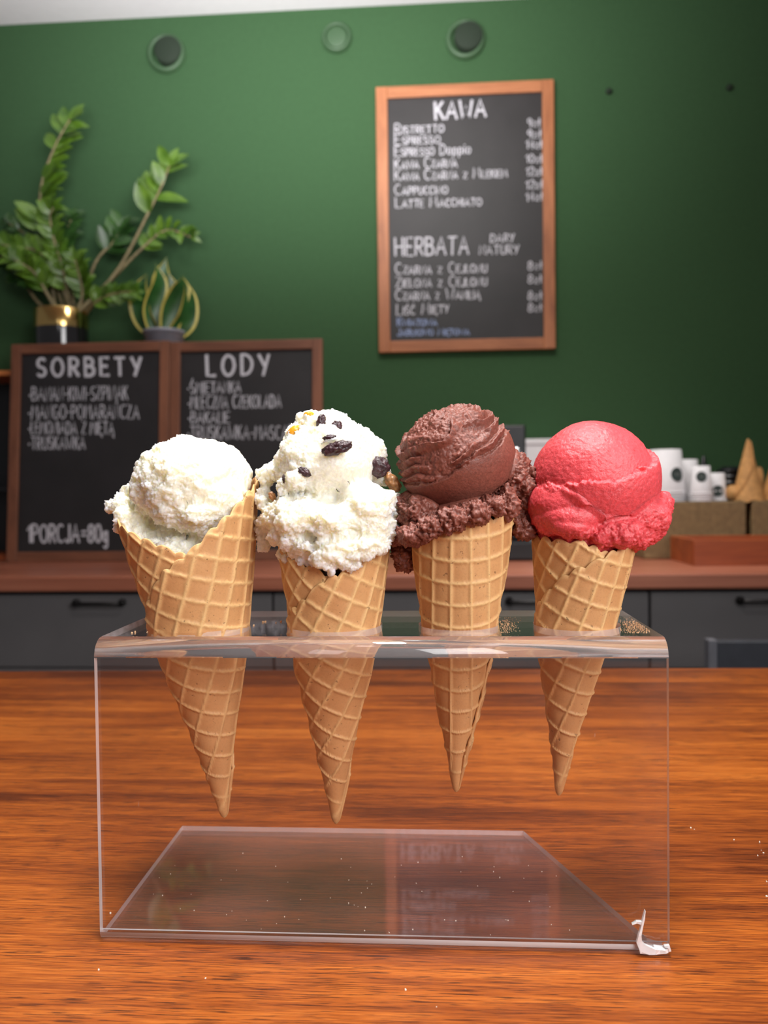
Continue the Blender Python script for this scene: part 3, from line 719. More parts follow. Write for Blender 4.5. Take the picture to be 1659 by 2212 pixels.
# upturned waffle cones at the right
def far_cone(px, pyt, pyb, wpx, Y, label):
    b = aty(px, pyb, Y); b.z = zl; h = aty(px, pyt, Y).z-zl; r = wpx/2/F*Y
    t = thing('waffle_cone', label, 'waffle cone', b, 'upturned waffle cones')
    n, m = 44, 26; V, Fc = [], []
    for i in range(m+1):
        s = i/m
        for k in range(n):
            a = 2*math.pi*k/n; rr_ = r*(1-s)**.9+.002
            g = max(0, math.cos(a*5+s*14))**8+max(0, math.cos(a*5-s*14))**8
            rr_ += .0006*min(1, g); z = s*h+(0 if i else .004*math.sin(a*7))
            V.append(b+Vector((rr_*math.cos(a), rr_*math.sin(a), z)))
    for i in range(m):
        for k in range(n): Fc.append((i*n+k, i*n+(k+1) % n, (i+1)*n+(k+1) % n, (i+1)*n+k))
    Fc.append(tuple(m*n+k for k in range(n)))
    link('shell', mesh(V, Fc), M_WAFB, t, True)
    V, Fc = [], []
    ps_ = []
    for i in range(22):
        s = i/21; a = -2.9+s*2.4; q = s*.95; rr_ = r*(1-q)**.9+.0035; ps_.append(b+Vector((rr_*math.cos(a), rr_*math.sin(a), q*h+.002)))
    tube_into(V, Fc, ps_, .0022, 6); link('seam', mesh(V, Fc), M_WAFB, t, True)
far_cone(1616, 948, 1078, 62, yC-.005, 'upturned waffle cone standing point up, the tallest one in full view')
far_cone(1640, 1008, 1078, 40, yC+.09, 'short upturned waffle cone half hidden behind the tall one')
far_cone(1674, 985, 1078, 54, yC, 'upturned waffle cone cut by the right picture edge')
b = aty(1586, 1062, yC+.01); b.z = zl
r_ = 17/F*yC
pr = [(.0001, -.024), (r_*.7, -.023), (r_*.95, -.016), (r_, -.004), (r_*.9, .008), (r_*.6, .012), (.001, .013)]
tag(lathe('waffle_cup', pr, (b.x, yC+.005, zl+r_), M_WAFB, None, 32, (1, .25, 0)), 'small waffle cup lying on its side left of the upturned cones', 'waffle cup')

# dark chair between bar and cabinets: only the top of its backrest shows over the bar
yCh = 1.62
c0 = aty(1529, 1384, yCh); x0 = c0.x; x1 = x0+.43; zb = c0.z
ch = thing('chair', 'dark slate chair behind the bar at right, only its backrest top showing', 'chair', ((x0+x1)/2, yCh+.2, 0))
box('backrest', (x0+.016, yCh, .50), (x1-.016, yCh+.022, zb), M_BIN, ch, bev=.004)
for x in (x0, x1-.018):
    o = box('backrest_post', (x, yCh-.003, 0), (x+.018, yCh+.022, zb+.002), M_BINE, ch, bev=.002)
    o['label'] = 'paler grey upright'
box('seat', (x0+.005, yCh+.0225, .43), (x1-.005, yCh+.42, .46), M_BIN, ch, bev=.006)
for x in (x0+.01, x1-.03): box('leg', (x, yCh+.38, 0), (x+.02, yCh+.40, .43), M_BINE, ch)

# ------------------------------------------------------------------ the acrylic holder
X0, X1, YP, ZTOP = -.1650, .1080, .3702, 1.0685
TH, RB, RL = .0034, .0088, .0046                       # sheet thickness, outer bend radius
YTB, YFB = .4610, .4965                     # back edge of the shelf, of the foot
YH = .4150                                  # row of holes
hold = thing('cone_holder', 'clear acrylic cone holder with four holes, standing on the wooden bar', 'cone holder', ((X0+X1)/2, YP, ZT))
K = .415/F                                  # metres per pixel in the row of cones
holes = [(433, 1356, 105.5), (723, 1354, 102), (990, 1348, 84), (1245, 1346, 90)]
hc = []
for px, py, r in holes:
    q = atz(px, py, ZTOP); hc.append((aty(px, py, YH).x, YH, r*K+.0004))
def plate(name, outline, cut, z0, z1):
    bm = bmesh.new()
    def loop(pts):
        vs = [bm.verts.new((x, y, z1)) for x, y in pts]; return [bm.edges.new((vs[i], vs[(i+1) % len(vs)])) for i in range(len(vs))]
    es = loop(outline)
    for (cx, cy, r) in cut: es += loop([(cx+r*math.cos(2*math.pi*k/72), cy+r*math.sin(2*math.pi*k/72)) for k in range(72)])
    bmesh.ops.triangle_fill(bm, use_beauty=True, use_dissolve=False, edges=es)
    top = bm.faces[:]
    r = bmesh.ops.extrude_face_region(bm, geom=top)
    for v in r['geom']:
        if isinstance(v, bmesh.types.BMVert): v.co.z = z0
    bm.normal_update()
    for f in bm.faces:
        f.material_index = 0 if abs(f.normal.z) > .5 else 1
    return bm
def drop_faces(bm, fn):
    bmesh.ops.delete(bm, geom=[f for f in bm.faces if fn(f)], context='FACES')
yb0 = YP+RB
bm = plate('top', [(X0, yb0), (X1, yb0), (X1, YTB), (X0, YTB)], hc, ZTOP-TH, ZTOP)
drop_faces(bm, lambda f: abs(f.normal.y) > .9 and f.calc_center_median().y < yb0+1e-5)
link('top_shelf', bm_mesh(bm), [M_ACR, M_EDGE], hold)
BRK = [(1380, 2030), (1130, 1804)]
br0 = atz(1378, 2029, ZT); br1 = atz(1130, 1804, ZT)
yb0 = YP+RL
bm = plate('foot', [(X0, yb0), (X1-.002, yb0), (br0.x+.003, yb0+.004), (br1.x, YFB), (X0, YFB)], [], ZT+.0004, ZT+TH)
drop_faces(bm, lambda f: abs(f.normal.y) > .9 and f.calc_center_median().y < yb0+1e-5)
link('base_flange', bm_mesh(bm), [M_FOOT, M_EDGE], hold)['label'] = 'flat foot broken off along a slant at its right'
bm = bmesh.new(); add_box(bm, (X0, YP, ZT+RL+.0004), (X1, YP+TH, ZTOP-RB))
for f in bm.faces: f.material_index = 1 if abs(f.normal.x) > .5 else 0
drop_faces(bm, lambda f: abs(f.normal.z) > .9)
fp = link('front_panel', bm_mesh(bm), [M_ACR, M_EDGE], hold)
def bend(name, cy, cz, a0, a1, RB, mat):
    n = 14; V, Fc, mi = [], [], []
    xs = (X0, X1)
    for x in xs:
        for k in range(n+1):
            a = R(a0+(a1-a0)*k/n)
            for r in (RB, RB-TH): V.append((x, cy+r*math.cos(a), cz+r*math.sin(a)))
    m = (n+1)*2
    for k in range(n):
        a = 2*k
        Fc.append((a, a+2, m+a+2, m+a)); mi.append(0)                 # outer skin
        Fc.append((a+1, m+a+1, m+a+3, a+3)); mi.append(0)             # inner skin
        Fc.append((a, a+1, a+3, a+2)); mi.append(1); Fc.append((m+a, m+a+2, m+a+3, m+a+1)); mi.append(1)
    bm = bmesh.new(); bm.from_mesh(mesh(V, Fc)); bmesh.ops.recalc_face_normals(bm, faces=bm.faces[:])
    bm.faces.ensure_lookup_table()
    # open at both joints: point the outer skin outwards by hand
    for f, i in zip(bm.faces, mi): f.material_index = i
    c = Vector((0, cy, cz))
    for f in bm.faces:
        if f.material_index == 0:
            q = f.calc_center_median(); q.x = 0; d = (q-c); out = d.length > RB-TH*.5
            if (f.normal.dot(d) > 0) != out: f.normal_flip()
    me = bpy.data.meshes.new('m'); bm.to_mesh(me); bm.free()
    o = link(name, me, [mat, M_EDGE], hold)
    for p in o.data.polygons: p.use_smooth = p.material_index == 0
    return o
bend('upper_bend', YP+RB, ZTOP-RB, 90, 180, RB, M_BEND)
bend('lower_bend', YP+RL, ZT+RL+.0004, 180, 270, RL, M_EDGE)  # milky white of the edge material paints in a bright refracted band
# splintered corner
def ribbon(way, y0, th=.0018):
    V, Fc = [], []
    for i, (px, py, w) in enumerate(way):
        q, p2 = way[max(i-1, 0)], way[min(i+1, len(way)-1)]
        dx, dy = p2[0]-q[0], p2[1]-q[1]; L = math.hypot(dx, dy) or 1; nx, ny = -dy/L*w/2, dx/L*w/2
        yy = y0+random.Random(i*3+int(px)).uniform(-.0008, .0008)
        for s, yo in ((1, 0), (-1, 0), (-1, th), (1, th)):
            V.append(aty(px+nx*s, py+ny*s, y0)+Vector((0, yo+yy-y0, 0)))
    for i in range(len(way)-1):
        for k in range(4): Fc.append((4*i+k, 4*i+(k+1) % 4, 4*i+4+(k+1) % 4, 4*i+4+k))
    Fc += [(0, 3, 2, 1), tuple(4*(len(way)-1)+k for k in range(4))]
    return V, Fc
V, Fc = ribbon([(1394, 1968, 1), (1391, 1985, 4), (1387, 2002, 4), (1382, 2020, 6), (1381, 2036, 12), (1388, 2048, 18), (1404, 2054, 16), (1416, 2056, 11), (1426, 2057, 9), (1438, 2056, 7), (1447, 2050, 6)], YP-.0016)
for way in ([(1366, 1998, 1), (1376, 1994, 4), (1386, 1994, 7)], [(1413, 2046, 3), (1430, 2050, 4), (1444, 2058, 4)], [(1447, 2054, 5), (1444, 2044, 6), (1436, 2046, 3)], [(1383, 2030, 6), (1386, 2056, 9), (1400, 2062, 4)]):
    v2, f2 = ribbon(way, YP-.0012); b0 = len(V); V += v2; Fc += [tuple(b0+i for i in f) for f in f2]
link('cracked_corner', mesh(V, Fc), M_CHIP, hold)['label'] = 'white splintered lower right corner'

# ------------------------------------------------------------------ waffle cones
SA = .232
def waffle(idx, tip_px, top_px, prof, rim, grid, t0, t1, lay=.0019, seed=0):
    tip = aty(*tip_px, YH); top = aty(*top_px, YH)
    ax = (top-tip).normalized()
    fwd = Vector((0, -1, 0)); fwd = (fwd-ax*fwd.dot(ax)).normalized(); left = ax.cross(fwd); 
    if left.x > 0: left = -left
    ph = np.array([p[0] for p in prof], float)*K; pr = np.array([p[1] for p in prof], float)*K
    hs = np.linspace(0, ph[-1], 400); rs = np.interp(hs, ph, pr)
    ker = np.hanning(21); ker /= ker.sum(); rp = np.concatenate([np.full(10, rs[0]), rs, rs[-1]+(np.arange(1, 11)*(rs[-1]-rs[-2]))]); rs2 = np.convolve(rp, ker, 'valid')
    rs2[:12] = rs[:12]
    nt, nr = int((t1-t0)/1.35), 300
    th = np.linspace(t0, t1, nt)
    ra = np.array([p[0] for p in rim], float); rv = np.array([p[1] for p in rim], float)*K
    R0 = np.interp(th, ra, rv); k2 = np.hanning(25); k2 /= k2.sum()
    R0 = np.convolve(np.pad(R0, 12, mode='edge'), k2, 'valid')
    phi = np.radians(th)*SA
    # scalloped batter edge
    fx, fy = R0*np.cos(phi), R0*np.sin(phi)
    s = np.concatenate([[0], np.cumsum(np.hypot(np.diff(fx), np.diff(fy)))])
    wob = np.array([noise.noise((v*60, seed*3.1, 0)) for v in s])
    R0 = R0+np.abs(np.sin(s*math.pi/.0105+wob*1.6))*.0023+wob*.0022
    js = np.linspace(0, 1, nr)**.92
    Hh = np.minimum(js[:, None]*R0[None, :], ph[-1]*1.2)       # (nr, nt) distance from the tip
    rad = np.interp(Hh, hs, rs2)+(Hh > hs[-1])*(Hh-hs[-1])*.2
    PH = np.broadcast_to(phi[None, :], Hh.shape); TH_ = np.broadcast_to(np.radians(th)[None, :], Hh.shape)
    g = R(grid); u = Hh*np.cos(PH-g); v = Hh*np.sin(PH-g)
    wv = np.array([noise.noise((a*7, seed, .3)) for a in th/20.])[None, :]*.0004
    sp = .0113
    du = np.abs(((u+wv)/sp+.5) % 1-.5)*sp; dv = np.abs(((v-wv)/sp+.27) % 1-.5)*sp
    sg = .00072+.00040*np.clip((Hh-.03)/.11, 0, 1)+np.array([noise.noise((a*9, seed, 4.1)) for a in th/25.])[None, :]*.00016
    rg = np.maximum(np.exp(-(du/sg)**2), np.exp(-(dv/sg)**2))
    amp = np.clip(Hh/.03, 0, 1)
    lumpy = np.sin(u*310)*np.sin(v*290)*.00012
    edge = np.clip((R0[None, :]-Hh)/.0022, 0, 1)
    nl = (TH_-math.radians(t1))/(2*math.pi)*lay*np.clip(Hh/.02, .12, 1)      # inner layers sit further in
    r_out = rad+nl+(rg*.00085+lumpy)*amp*(.45+.55*edge)
    th_s = .0017*np.sqrt(np.clip(edge, 0, 1)*.85+.15)
    r_mid = r_out-(1-np.sqrt(edge*.9+.1))*.0008
    r_in = np.maximum(r_mid-th_s, .0004)
    tipv = np.array(tip)
    A, L_, Fw = (np.array(x) for x in (ax, left, fwd))
    def pos(rr): return tipv+Hh[..., None]*A+rr[..., None]*(np.cos(TH_)[..., None]*Fw+np.sin(TH_)[..., None]*L_)
    Po, Pi = pos(r_mid), pos(r_in)
    # inside face only needs a coarse skin near the rim
    V = np.concatenate([Po.reshape(-1, 3), Pi.reshape(-1, 3)])
    ii = np.arange(nr*nt).reshape(nr, nt); N = nr*nt
    q = np.stack([ii[:-1, :-1], ii[1:, :-1], ii[1:, 1:], ii[:-1, 1:]], -1).reshape(-1, 4)
    qi = q[:, ::-1]+N
    rimq = np.stack([ii[-1, :-1], ii[-1, :-1]+N, ii[-1, 1:]+N, ii[-1, 1:]], -1)
    e0 = np.stack([ii[:-1, 0], ii[:-1, 0]+N, ii[1:, 0]+N, ii[1:, 0]], -1)
    e1 = np.stack([ii[:-1, -1], ii[1:, -1], ii[1:, -1]+N, ii[:-1, -1]+N], -1)
    Q = np.concatenate([q, qi, rimq, e0, e1]).astype(np.int32)
    me = bpy.data.meshes.new('waffle')
    me.vertices.add(len(V)); me.vertices.foreach_set('co', V.astype('f').ravel())
    me.loops.add(Q.size); me.loops.foreach_set('vertex_index', Q.ravel())
    me.polygons.add(len(Q)); me.polygons.foreach_set('loop_start', np.arange(0, Q.size, 4, dtype=np.int32))
    me.update(); me.validate()
    at = me.attributes.new('ridge', 'FLOAT', 'POINT')
    rr = np.concatenate([np.clip(rg*1.15*(.55+.45*np.clip((Hh-.05)/.08, 0, 1)), 0, 1).ravel(), np.zeros(N)]); rr[:N] = np.maximum(rr[:N], (1-edge).ravel()*.75)
    at.data.foreach_set('value', rr.astype('f'))
    uvl = me.uv_layers.new(name='flat'); uvs = np.stack([np.tile(u.ravel(), 2), np.tile(v.ravel(), 2)], -1)
    lv = np.empty(len(me.loops), np.int32); me.loops.foreach_get('vertex_index', lv)
    uvl.data.foreach_set('uv', uvs[lv].astype('f').ravel())
    # which of the two windings faces outward
    return me, tip, ax

cones = [
 dict(lab='leftmost waffle cone of white cream ice cream, in the acrylic holder', tip=(485, 1765), top=(403, 1098),
      prof=[(0, 4), (5, 8), (14, 11), (75, 27), (198, 55), (321, 89), (395, 106), (560, 139), (670, 158), (760, 174)],
      rim=[(-470, 230), (-430, 460), (-400, 545), (-368, 592), (-320, 645), (-270, 692), (-225, 715), (-180, 728), (-120, 735), (-98, 724), (-78, 704), (-48, 655), (-18, 598), (10, 556), (38, 500), (62, 452), (85, 424), (112, 398), (145, 340), (195, 240), (250, 90)], grid=-24, t0=-470, t1=248),
 dict(lab='second waffle cone from the left, white ice cream with raisins and candied peel', tip=(726, 1778), top=(720, 1150),
      prof=[(0, 4), (5, 8), (14, 11), (88, 29), (211, 57), (334, 87), (420, 103), (530, 119), (613, 130), (700, 142)],
      rim=[(-470, 230), (-420, 420), (-385, 505), (-350, 560), (-310, 590), (-270, 615), (-180, 640), (-90, 620), (-45, 590), (-15, 560), (10, 530), (40, 485), (65, 455), (85, 428), (120, 350), (190, 230), (260, 90)], grid=-29, t0=-470, t1=255),
 dict(lab='third waffle cone from the left, topped with brown chocolate ice cream', tip=(985, 1710), top=(998, 1140),
      prof=[(0, 3), (5, 7), (14, 10), (50, 19), (150, 42), (269, 66), (352, 83.5), (460, 101), (555, 114), (620, 121)],
      rim=[(-300, 300), (-230, 420), (-180, 500), (-120, 600), (-60, 612), (0, 582), (60, 550), (95, 532), (110, 525), (180, 540), (235, 490), (258, 400), (275, 280), (292, 170), (318, 70)], grid=2, t0=-300, t1=318),
 dict(lab='rightmost waffle cone, topped with pink strawberry sorbet', tip=(1207, 1718), top=(1257, 1180),
      prof=[(0, 3), (5, 7), (14, 10), (80, 24), (160, 41), (239, 59), (319, 77), (370, 90), (450, 101), (530, 113), (600, 121)],
      rim=[(-470, 200), (-435, 400), (-405, 510), (-380, 532), (-340, 545), (-270, 550), (-180, 562), (-90, 562), (-60, 560), (-36, 545), (-12, 516), (20, 483), (40, 455), (60, 424), (80, 392), (95, 365), (130, 300), (190, 210), (250, 90)], grid=-15, t0=-470, t1=255),
]
# ------------------------------------------------------------------ ice cream
def remesh_blobs(blobs, voxel, smooth=5):
    bm = bmesh.new()
    for bl in blobs:
        px, py, pd, rx, ry, rd = bl[:6]; rot = bl[6] if len(bl) > 6 else 0
        c = aty(px, py, YH+pd*K); k = (YH+pd*K)/F
        Mx = Matrix.Translation(c) @ Matrix.Rotation(R(rot), 4, 'Y') @ Matrix.Diagonal((rx*k, rd*k, ry*k, 1))
        bmesh.ops.create_icosphere(bm, subdivisions=4, radius=1, matrix=Mx)
    me = bpy.data.meshes.new('blob'); bm.to_mesh(me); bm.free()
    o = bpy.data.objects.new('blob', me); COL.objects.link(o)
    md = o.modifiers.new('r', 'REMESH'); md.mode = 'VOXEL'; md.voxel_size = voxel
    sm = o.modifiers.new('s', 'SMOOTH'); sm.factor = .5; sm.iterations = smooth
    dg = bpy.context.evaluated_depsgraph_get(); dg.update()
    res = bpy.data.meshes.new_from_object(o.evaluated_get(dg))
    bpy.data.objects.remove(o); bpy.data.meshes.remove(me)
    return res
def displaced(blobs, fn, voxel=.00045):
    me = remesh_blobs(blobs, voxel, 22 if fn is d_sorb else 5)
    n = len(me.vertices); co = np.empty(n*3); no = np.empty(n*3)
    me.vertices.foreach_get('co', co); me.vertex_normals.foreach_get('vector', no)
    co, no = co.reshape(-1, 3), no.reshape(-1, 3)
    for i in range(n):
        p = Vector(co[i]); nn = Vector(no[i]); co[i] = fn(p, nn)
    me.vertices.foreach_set('co', co.astype('f').ravel()); me.update(); return me
NZ = noise.noise
def fbm(p, f, o=3): return noise.fractal(p*f, .6, 2.0, o)
def lumps(p, f):
    d = noise.voronoi(p*f)[0]; return 1-min(1, d[0]*1.35)
def sstep(a, b, x):
    t = max(0, min(1, (x-a)/(b-a))); return t*t*(3-2*t)

def step_flakes(p, f, off, amp, w=.05, lo=0.0):
    """torn layers: little cliffs along the contours of a noise field"""
    q = fbm(p+Vector(off), f, 4)
    return amp*(sstep(lo, lo+w, q)+sstep(lo+.35, lo+.35+w, q)+sstep(lo-.35, lo-.35+w, q))
C1 = aty(415, 1052, YH)
def d_cream(p, n):
    d = p-C1
    # right front: wiped smoother by the scoop; left and lower front: torn
    sm = sstep(.0, .016, d.x+.2*d.z)*sstep(-.018, -.004, d.z)
    k = 1-.7*sm
    h = fbm(p, 70, 3)*.0013+step_flakes(p, 85, (3, 1, 7), .0009*k)+step_flakes(p, 170, (7, 5, 1), .00035*k, .12)
    rough = sstep(-.3, .3, NZ(p*90+Vector((5, 5, 5))))
    h += (lumps(p, 430)*.0006+lumps(p+Vector((.4, .2, .1)), 900)*.0003)*k*(.15+.85*rough)
    h += max(0, NZ(p*230+Vector((9, 2, 4)))-.3)*-.0030*k
    return p+n*(h-.0034+fbm(p, 700, 2)*.00022)
C2S = aty(715, 1005, YH)
def d_cream2(p, n):
    # a smooth swept face on the middle of the scoop, crumbly elsewhere
    d = p-C2S
    smooth = sstep(-.022, -.017, d.z-d.x*.2)*(1-sstep(.010, .018, d.z+d.x*.2))*sstep(-.016, -.002, d.x+d.z*.3)*sstep(.0, .008, -d.y)
    k = 1-.9*smooth
    h = fbm(p, 65, 3)*.0014*(.35+.65*k)+step_flakes(p, 90, (2, 8, 3), .0008*k)+step_flakes(p, 180, (1, 5, 9), .0004*k, .12)
    h += (lumps(p, 360)*.0010+lumps(p+Vector((.4, .2, .1)), 800)*.0003)*k*(.3+.7*sstep(-.25, .3, NZ(p*80+Vector((5, 5, 5)))))
    h += max(0, NZ(p*190+Vector((9, 2, 4)))-.25)*-.0040*k
    return p+n*(h-.0026+fbm(p, 700, 2)*.0002)
C3 = aty(985, 990, YH); R3 = 122*K
A3 = Vector((-math.sin(R(27)), -.25, math.cos(R(27)))).normalized()
def d_choc(p, n):
    d = p-C3; r = d.length; ball = 1-sstep(R3*1.05, R3*1.13, r)
    lat = d.dot(A3)/R3
    rag = NZ(p*90)*.11+NZ(p*300)*.05
    ball *= sstep(-.66, -.60, lat)
    e1 = .03+rag*.7
    band = ball*(1-sstep(e1-.015, e1+.015, lat))
    upper = sstep(e1-.005, e1+.025, lat)*ball
    az = math.atan2(d.dot(A3.cross(Vector((0, 1, 0)))), -d.y)
    vv = lat*6.5+1.5*NZ(Vector((az*1.2, lat*1.6, 3)))+.30*NZ(p*130)+.10*NZ(p*500)
    saw = vv-math.floor(vv)
    streak = sstep(-.25, .25, NZ(Vector((az*1.6, lat*4, 7)))+.1)
    topmask = sstep(.5, .9, lat)
    strat = (min(saw, (1-saw)*9))*.0042*streak*(1-.6*topmask)
    crumb = lumps(p, 480)*.0009+lumps(p+Vector((.2, .5, .1)), 900)*.0006
    h = upper*(strat+crumb*(.16+.8*topmask)+step_flakes(p, 160, (4, 4, 1), .0002)+fbm(p, 420, 3)*.0004-.0016)
    h += band*(.0013+fbm(p, 55, 2)*.0003)
    rest = 1-max(upper, band)
    h += rest*(lumps(p, 300)*.0017+lumps(p+Vector((.3, .1, .4)), 620)*.0014+step_flakes(p, 130, (1, 2, 3), .0008)+fbm(p, 120, 3)*.0012-.0018)
    return p+n*h
C4 = aty(1280, 1035, YH); R4 = 125*K
A4 = Vector((-.16, -.30, 1)).normalized()
def d_sorb(p, n):
    d = p-C4; r = d.length; ball = 1-sstep(R4*1.04, R4*1.12, r)
    lat = d.dot(A4)/R4; az = math.atan2(d.x, -d.y)
    edge = .235+.07*NZ(Vector((az*2.2, 1, 1)))+.05*NZ(p*190)+.04*NZ(p*480)
    low = 1-sstep(edge-.012, edge+.012, lat)
    sh = sstep(-.75, -.35, az)                              # the ledge starts left of the middle
    low3 = sstep(-.62, -.55, lat)
    h = ball*low*low3*.0034*(.12+.88*sh)
    torn = ball*low*(1-sh)
    h += fbm(p, 420, 3)*.00018+fbm(p, 60, 2)*.0005
    low2 = max(torn*.9, 1-sstep(-.55, -.35, lat))
    h += low2*(fbm(p, 110, 3)*.0009+step_flakes(p, 100, (6, 2, 2), .0006)+(lumps(p, 520)-.3)*.0004+(lumps(p, 900)-.3)*.0003-.0009)
    # crack between the two lower lobes, small holes
    return p+n*h
creams = [
 ([(412, 1042, 0, 131, 105, 124), (448, 1036, 6, 106, 100, 106), (352, 1050, -10, 74, 80, 80), (470, 1072, -12, 80, 72, 96), (440, 1106, -36, 84, 56, 84), (500, 1035, 10, 56, 70, 70), (380, 1100, -50, 56, 44, 60),
   (262, 1088, 10, 28, 24, 34), (240, 1092, 12, 15, 22, 20), (283, 1062, 30, 20, 18, 24), (280, 1122, 6, 38, 36, 54), (304, 1156, -6, 42, 36, 66), (344, 1184, -20, 50, 30, 64), (400, 1196, -4, 112, 52, 96), (408, 1160, 34, 112, 66, 74), (316, 1122, 30, 44, 44, 60), (470, 1150, 10, 70, 60, 90), (520, 1056, 24, 26, 56, 56)], d_cream, M_CREAM),
 ([(715, 1006, 0, 120, 104, 114), (692, 928, -8, 50, 38, 46), (726, 915, -6, 26, 26, 30), (650, 962, 0, 42, 50, 50), (662, 912, -4, 20, 18, 20), (795, 985, 4, 44, 46, 54), (818, 1030, 12, 26, 32, 36),
   (578, 1030, 6, 28, 24, 30), (604, 1020, 0, 26, 24, 30), (574, 1080, 0, 24, 34, 30), (578, 1130, -6, 26, 26, 34), (562, 1145, -4, 12, 20, 14), (606, 1156, -60, 34, 24, 48),
   (708, 1116, 0, 148, 62, 134), (785, 1090, -66, 72, 60, 66), (642, 1120, -82, 68, 54, 66), (720, 1130, -106, 62, 52, 46), (790, 1136, -76, 60, 44, 56), (836, 1128, -30, 26, 40, 66), (852, 1086, 0, 22, 28, 34),
   (716, 1186, -120, 48, 36, 28), (706, 1212, -122, 26, 22, 22), (716, 1222, -119, 11, 16, 12), (762, 1186, -116, 54, 30, 28, -18), (806, 1174, -94, 36, 26, 36, -22), (666, 1180, -118, 26, 18, 20, 20),
   (567, 1158, -4, 11, 24, 12), (569, 1180, -4, 13, 15, 13), (640, 1040, -98, 32, 26, 22), (618, 1050, -88, 22, 20, 24), (717, 1188, 0, 120, 58, 120), (752, 1218, -104, 34, 17, 32), (728, 1216, -108, 24, 15, 26), (625, 1168, -85, 30, 22, 44), (655, 1182, -106, 28, 22, 34), (690, 1200, -118, 28, 24, 28), (745, 1204, -120, 30, 20, 24), (780, 1190, -110, 34, 22, 30), (815, 1172, -86, 32, 24, 40), (838, 1152, -52, 22, 24, 44), (718, 952, -100, 34, 13, 16, -10)], d_cream2, M_CREAM2),
 ([(985, 990, 0, 123, 112, 120), (985, 884, -8, 20, 10, 18), (1008, 892, -4, 16, 8, 14), (893, 934, -20, 12, 14, 12),
   (866, 1158, -40, 26, 18, 26, -15), (898, 1154, -84, 34, 22, 34, -22), (938, 1138, -106, 38, 24, 32, -22), (982, 1124, -114, 40, 26, 30, -20), (1026, 1108, -110, 38, 24, 30, -18), (1062, 1094, -94, 30, 22, 30),
   (985, 1110, 0, 108, 34, 102, -20), (1108, 1030, 8, 34, 56, 60), (1094, 1085, -66, 20, 32, 30), (1126, 1050, 4, 28, 36, 44), (1146, 1022, -8, 16, 11, 14, -12), (1134, 1090, 4, 22, 30, 30),
   (1130, 1140, -14, 26, 29, 28), (1124, 1116, 0, 24, 24, 26), (868, 1184, 18, 18, 40, 34), (868, 1220, 14, 17, 13, 17), (880, 1218, 10, 12, 18, 14), (998, 1142, 0, 96, 56, 94), (880, 1105, -10, 30, 40, 40), (905, 1104, -30, 46, 34, 60)], d_choc, M_CHOC),
 ([(1280, 1036, 0, 127, 124, 123), (1226, 1088, -10, 88, 70, 105), (1232, 1118, -32, 78, 50, 95), (1234, 1138, -64, 60, 30, 66, 10), (1178, 1120, -30, 30, 34, 56), (1162, 1076, 6, 24, 46, 46),
   (1366, 1120, -24, 74, 64, 74), (1334, 1150, -88, 58, 34, 34), (1298, 1158, -98, 24, 20, 20), (1412, 1096, -4, 36, 34, 50, 30), (1432, 1082, 4, 18, 22, 30), (1402, 1060, 10, 20, 14, 40, 30), (1376, 1158, -46, 50, 28, 48, -25),
   (1272, 1108, 4, 112, 56, 108), (1258, 1160, 0, 96, 50, 94), (1296, 1168, -62, 44, 24, 46)], d_sorb, M_SORB),
]
def nut(name, px, py, pd, rx, ry, rd, rot, mat, parent, label=None, wr=.25):
    c = aty(px, py, YH+pd*K); k = (YH+pd*K)/F
    bm = bmesh.new(); bmesh.ops.create_icosphere(bm, subdivisions=4, radius=1)
    for v in bm.verts:
        q = v.co.copy(); v.co = q*(1+wr*(NZ(q*2.1+Vector((px, py, 0)))+.6*NZ(q*4.5+Vector((py, px, 0)))))
    bm.transform(Matrix.Translation(c) @ Matrix.Rotation(R(rot), 4, 'Y') @ Matrix.Diagonal((rx*k, rd*k, ry*k, 1)))
    o = link(name, bm_mesh(bm), mat, parent, True)
    if label: o['label'] = label
    return o
ICE = []
for i, (cn, (blobs, fn, mt)) in enumerate(zip(cones, creams)):
    me, tip, ax = waffle(i, cn['tip'], cn['top'], cn['prof'], cn['rim'], cn['grid'], cn['t0'], cn['t1'], seed=i+1)
    t = thing('ice_cream_cone', cn['lab'], 'ice cream cone', tip, 'ice cream cones in the acrylic holder')
    link('waffle_cone', me, M_WAF, t, True)
    ice = link('ice_cream', displaced(blobs, fn), mt, t, True); ICE.append(ice)
ic = ICE[1]
nut('raisin', 694, 911, -50, 10, 16, 9, 12, M_RAISIN, ic); nut('raisin', 727, 924, -52, 13, 15, 10, 30, M_RAISIN, ic)
nut('raisin', 728, 968, -112, 32, 14, 14, -14, M_RAISIN, ic); nut('raisin', 712, 946, -98, 15, 7, 9, -5, M_RAISIN, ic)
nut('raisin', 658, 1020, -108, 16, 9, 10, 30, M_RAISIN, ic); nut('raisin', 614, 1036, -98, 4, 11, 8, -10, M_RAISIN, ic)
nut('raisin', 818, 1008, -40, 23, 22, 16, 20, M_RAISIN, ic); nut('raisin', 848, 1042, -10, 13, 24, 14, -35, M_RAISINB, ic, 'translucent amber raisin')
nut('raisin', 588, 1072, -30, 7, 10, 6, -20, M_RAISINB, ic, 'brownish raisin half coated in ice cream')
nut('candied_peel', 635, 932, -38, 17, 11, 11, -40, M_PEEL, ic, 'orange candied peel', .12); nut('candied_peel', 667, 896, -30, 12, 7, 9, 0, M_PEEL, ic, 'yellow candied peel', .12)
nut('candied_peel', 662, 983, -90, 6, 9, 6, 15, M_PEEL, ic, 'small orange candied peel', .12)

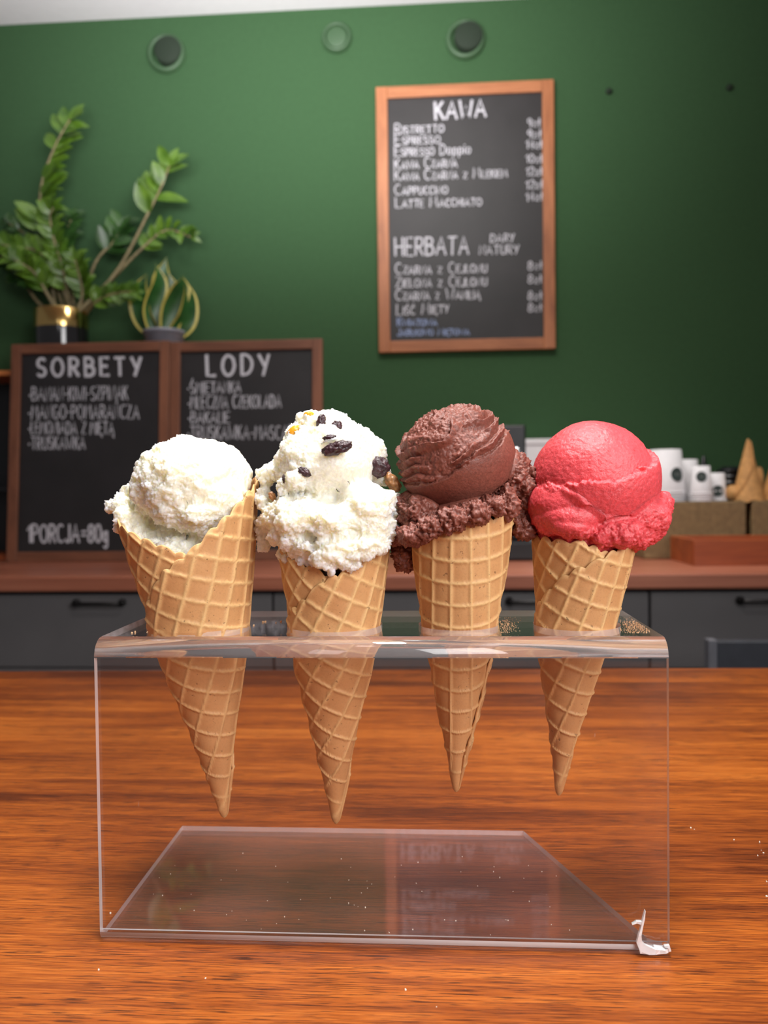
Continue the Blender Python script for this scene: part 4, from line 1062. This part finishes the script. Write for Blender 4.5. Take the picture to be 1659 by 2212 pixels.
# ------------------------------------------------------------------ crumbs
def crumbs(name, pts, smin, smax, mat, label, seed):
    rc = random.Random(seed); bm = bmesh.new()
    for (x, y, z) in pts:
        s = rc.uniform(smin, smax)
        Mx = Matrix.Translation((x, y, z+s*.35)) @ Euler((rc.uniform(0, 6), rc.uniform(0, 6), rc.uniform(0, 6))).to_matrix().to_4x4() @ Matrix.Diagonal((s, s*rc.uniform(.5, 1), s*rc.uniform(.3, .7), 1))
        bmesh.ops.create_icosphere(bm, subdivisions=1, radius=1, matrix=Mx)
    return tag(link(name, bm_mesh(bm), mat), label, 'crumbs', kind='stuff')
rc = random.Random(11); pts = []
for k in range(900):
    q = atz(min(1432, max(1340, rc.gauss(1378, 24))), min(1367, max(1334, rc.gauss(1352, 8))), ZTOP)
    if q.x < X1-.002 and q.y < YTB-.002 and (q.x-hc[3][0])**2+(q.y-hc[3][1])**2 > (hc[3][2]+.001)**2 and q.y > YP+RB: pts.append(q)
for k in range(240):
    q = atz(rc.gauss(1093, 12), min(1366, max(1334, rc.gauss(1350, 9))), ZTOP)
    if all((q.x-h[0])**2+(q.y-h[1])**2 > (h[2]+.001)**2 for h in hc) and YP+RB < q.y < YTB: pts.append(q)
crumbs('cone_crumbs', pts, .00010, .00034, M_CRUMB, 'golden waffle crumbs scattered on the right part of the acrylic shelf', 3)
pts = [atz(x, y, ZTOP) for x, y in ((318, 1366), (292, 1367), (285, 1368), (568, 1345), (573, 1344), (596, 1346), (607, 1344), (548, 1352))]
crumbs('cone_crumbs', pts, .0005, .0009, M_CRUMB, 'few pale waffle crumbs on the left part of the acrylic shelf', 4)
pts = []
for k in range(70):
    q = atz(rc.uniform(330, 1250), rc.uniform(1840, 2025), ZT+TH)
    if q.x > X0+.005 and q.y > yb0+.003 and q.x < br1.x+(YFB-q.y)/(YFB-br0.y)*(br0.x-br1.x)-.006: pts.append(q)
crumbs('cone_crumbs', pts, .0002, .0005, M_DUST, 'tiny white crumbs sprinkled on the clear foot of the holder', 5)
pts = [atz(x+rc.uniform(-3, 3), y+rc.uniform(-3, 3), ZT) for x, y in ((1490, 1787), (1498, 1790), (1585, 1812), (1640, 1820), (1645, 1838), (1652, 1845), (1635, 1850), (1655, 1935), (1655, 1905), (445, 2115), (215, 2095), (875, 2136), (944, 2173), (236, 1975))]
crumbs('cone_crumbs', pts, .0003, .0008, M_DUST, 'stray white crumbs on the wooden bar outside the holder', 6)
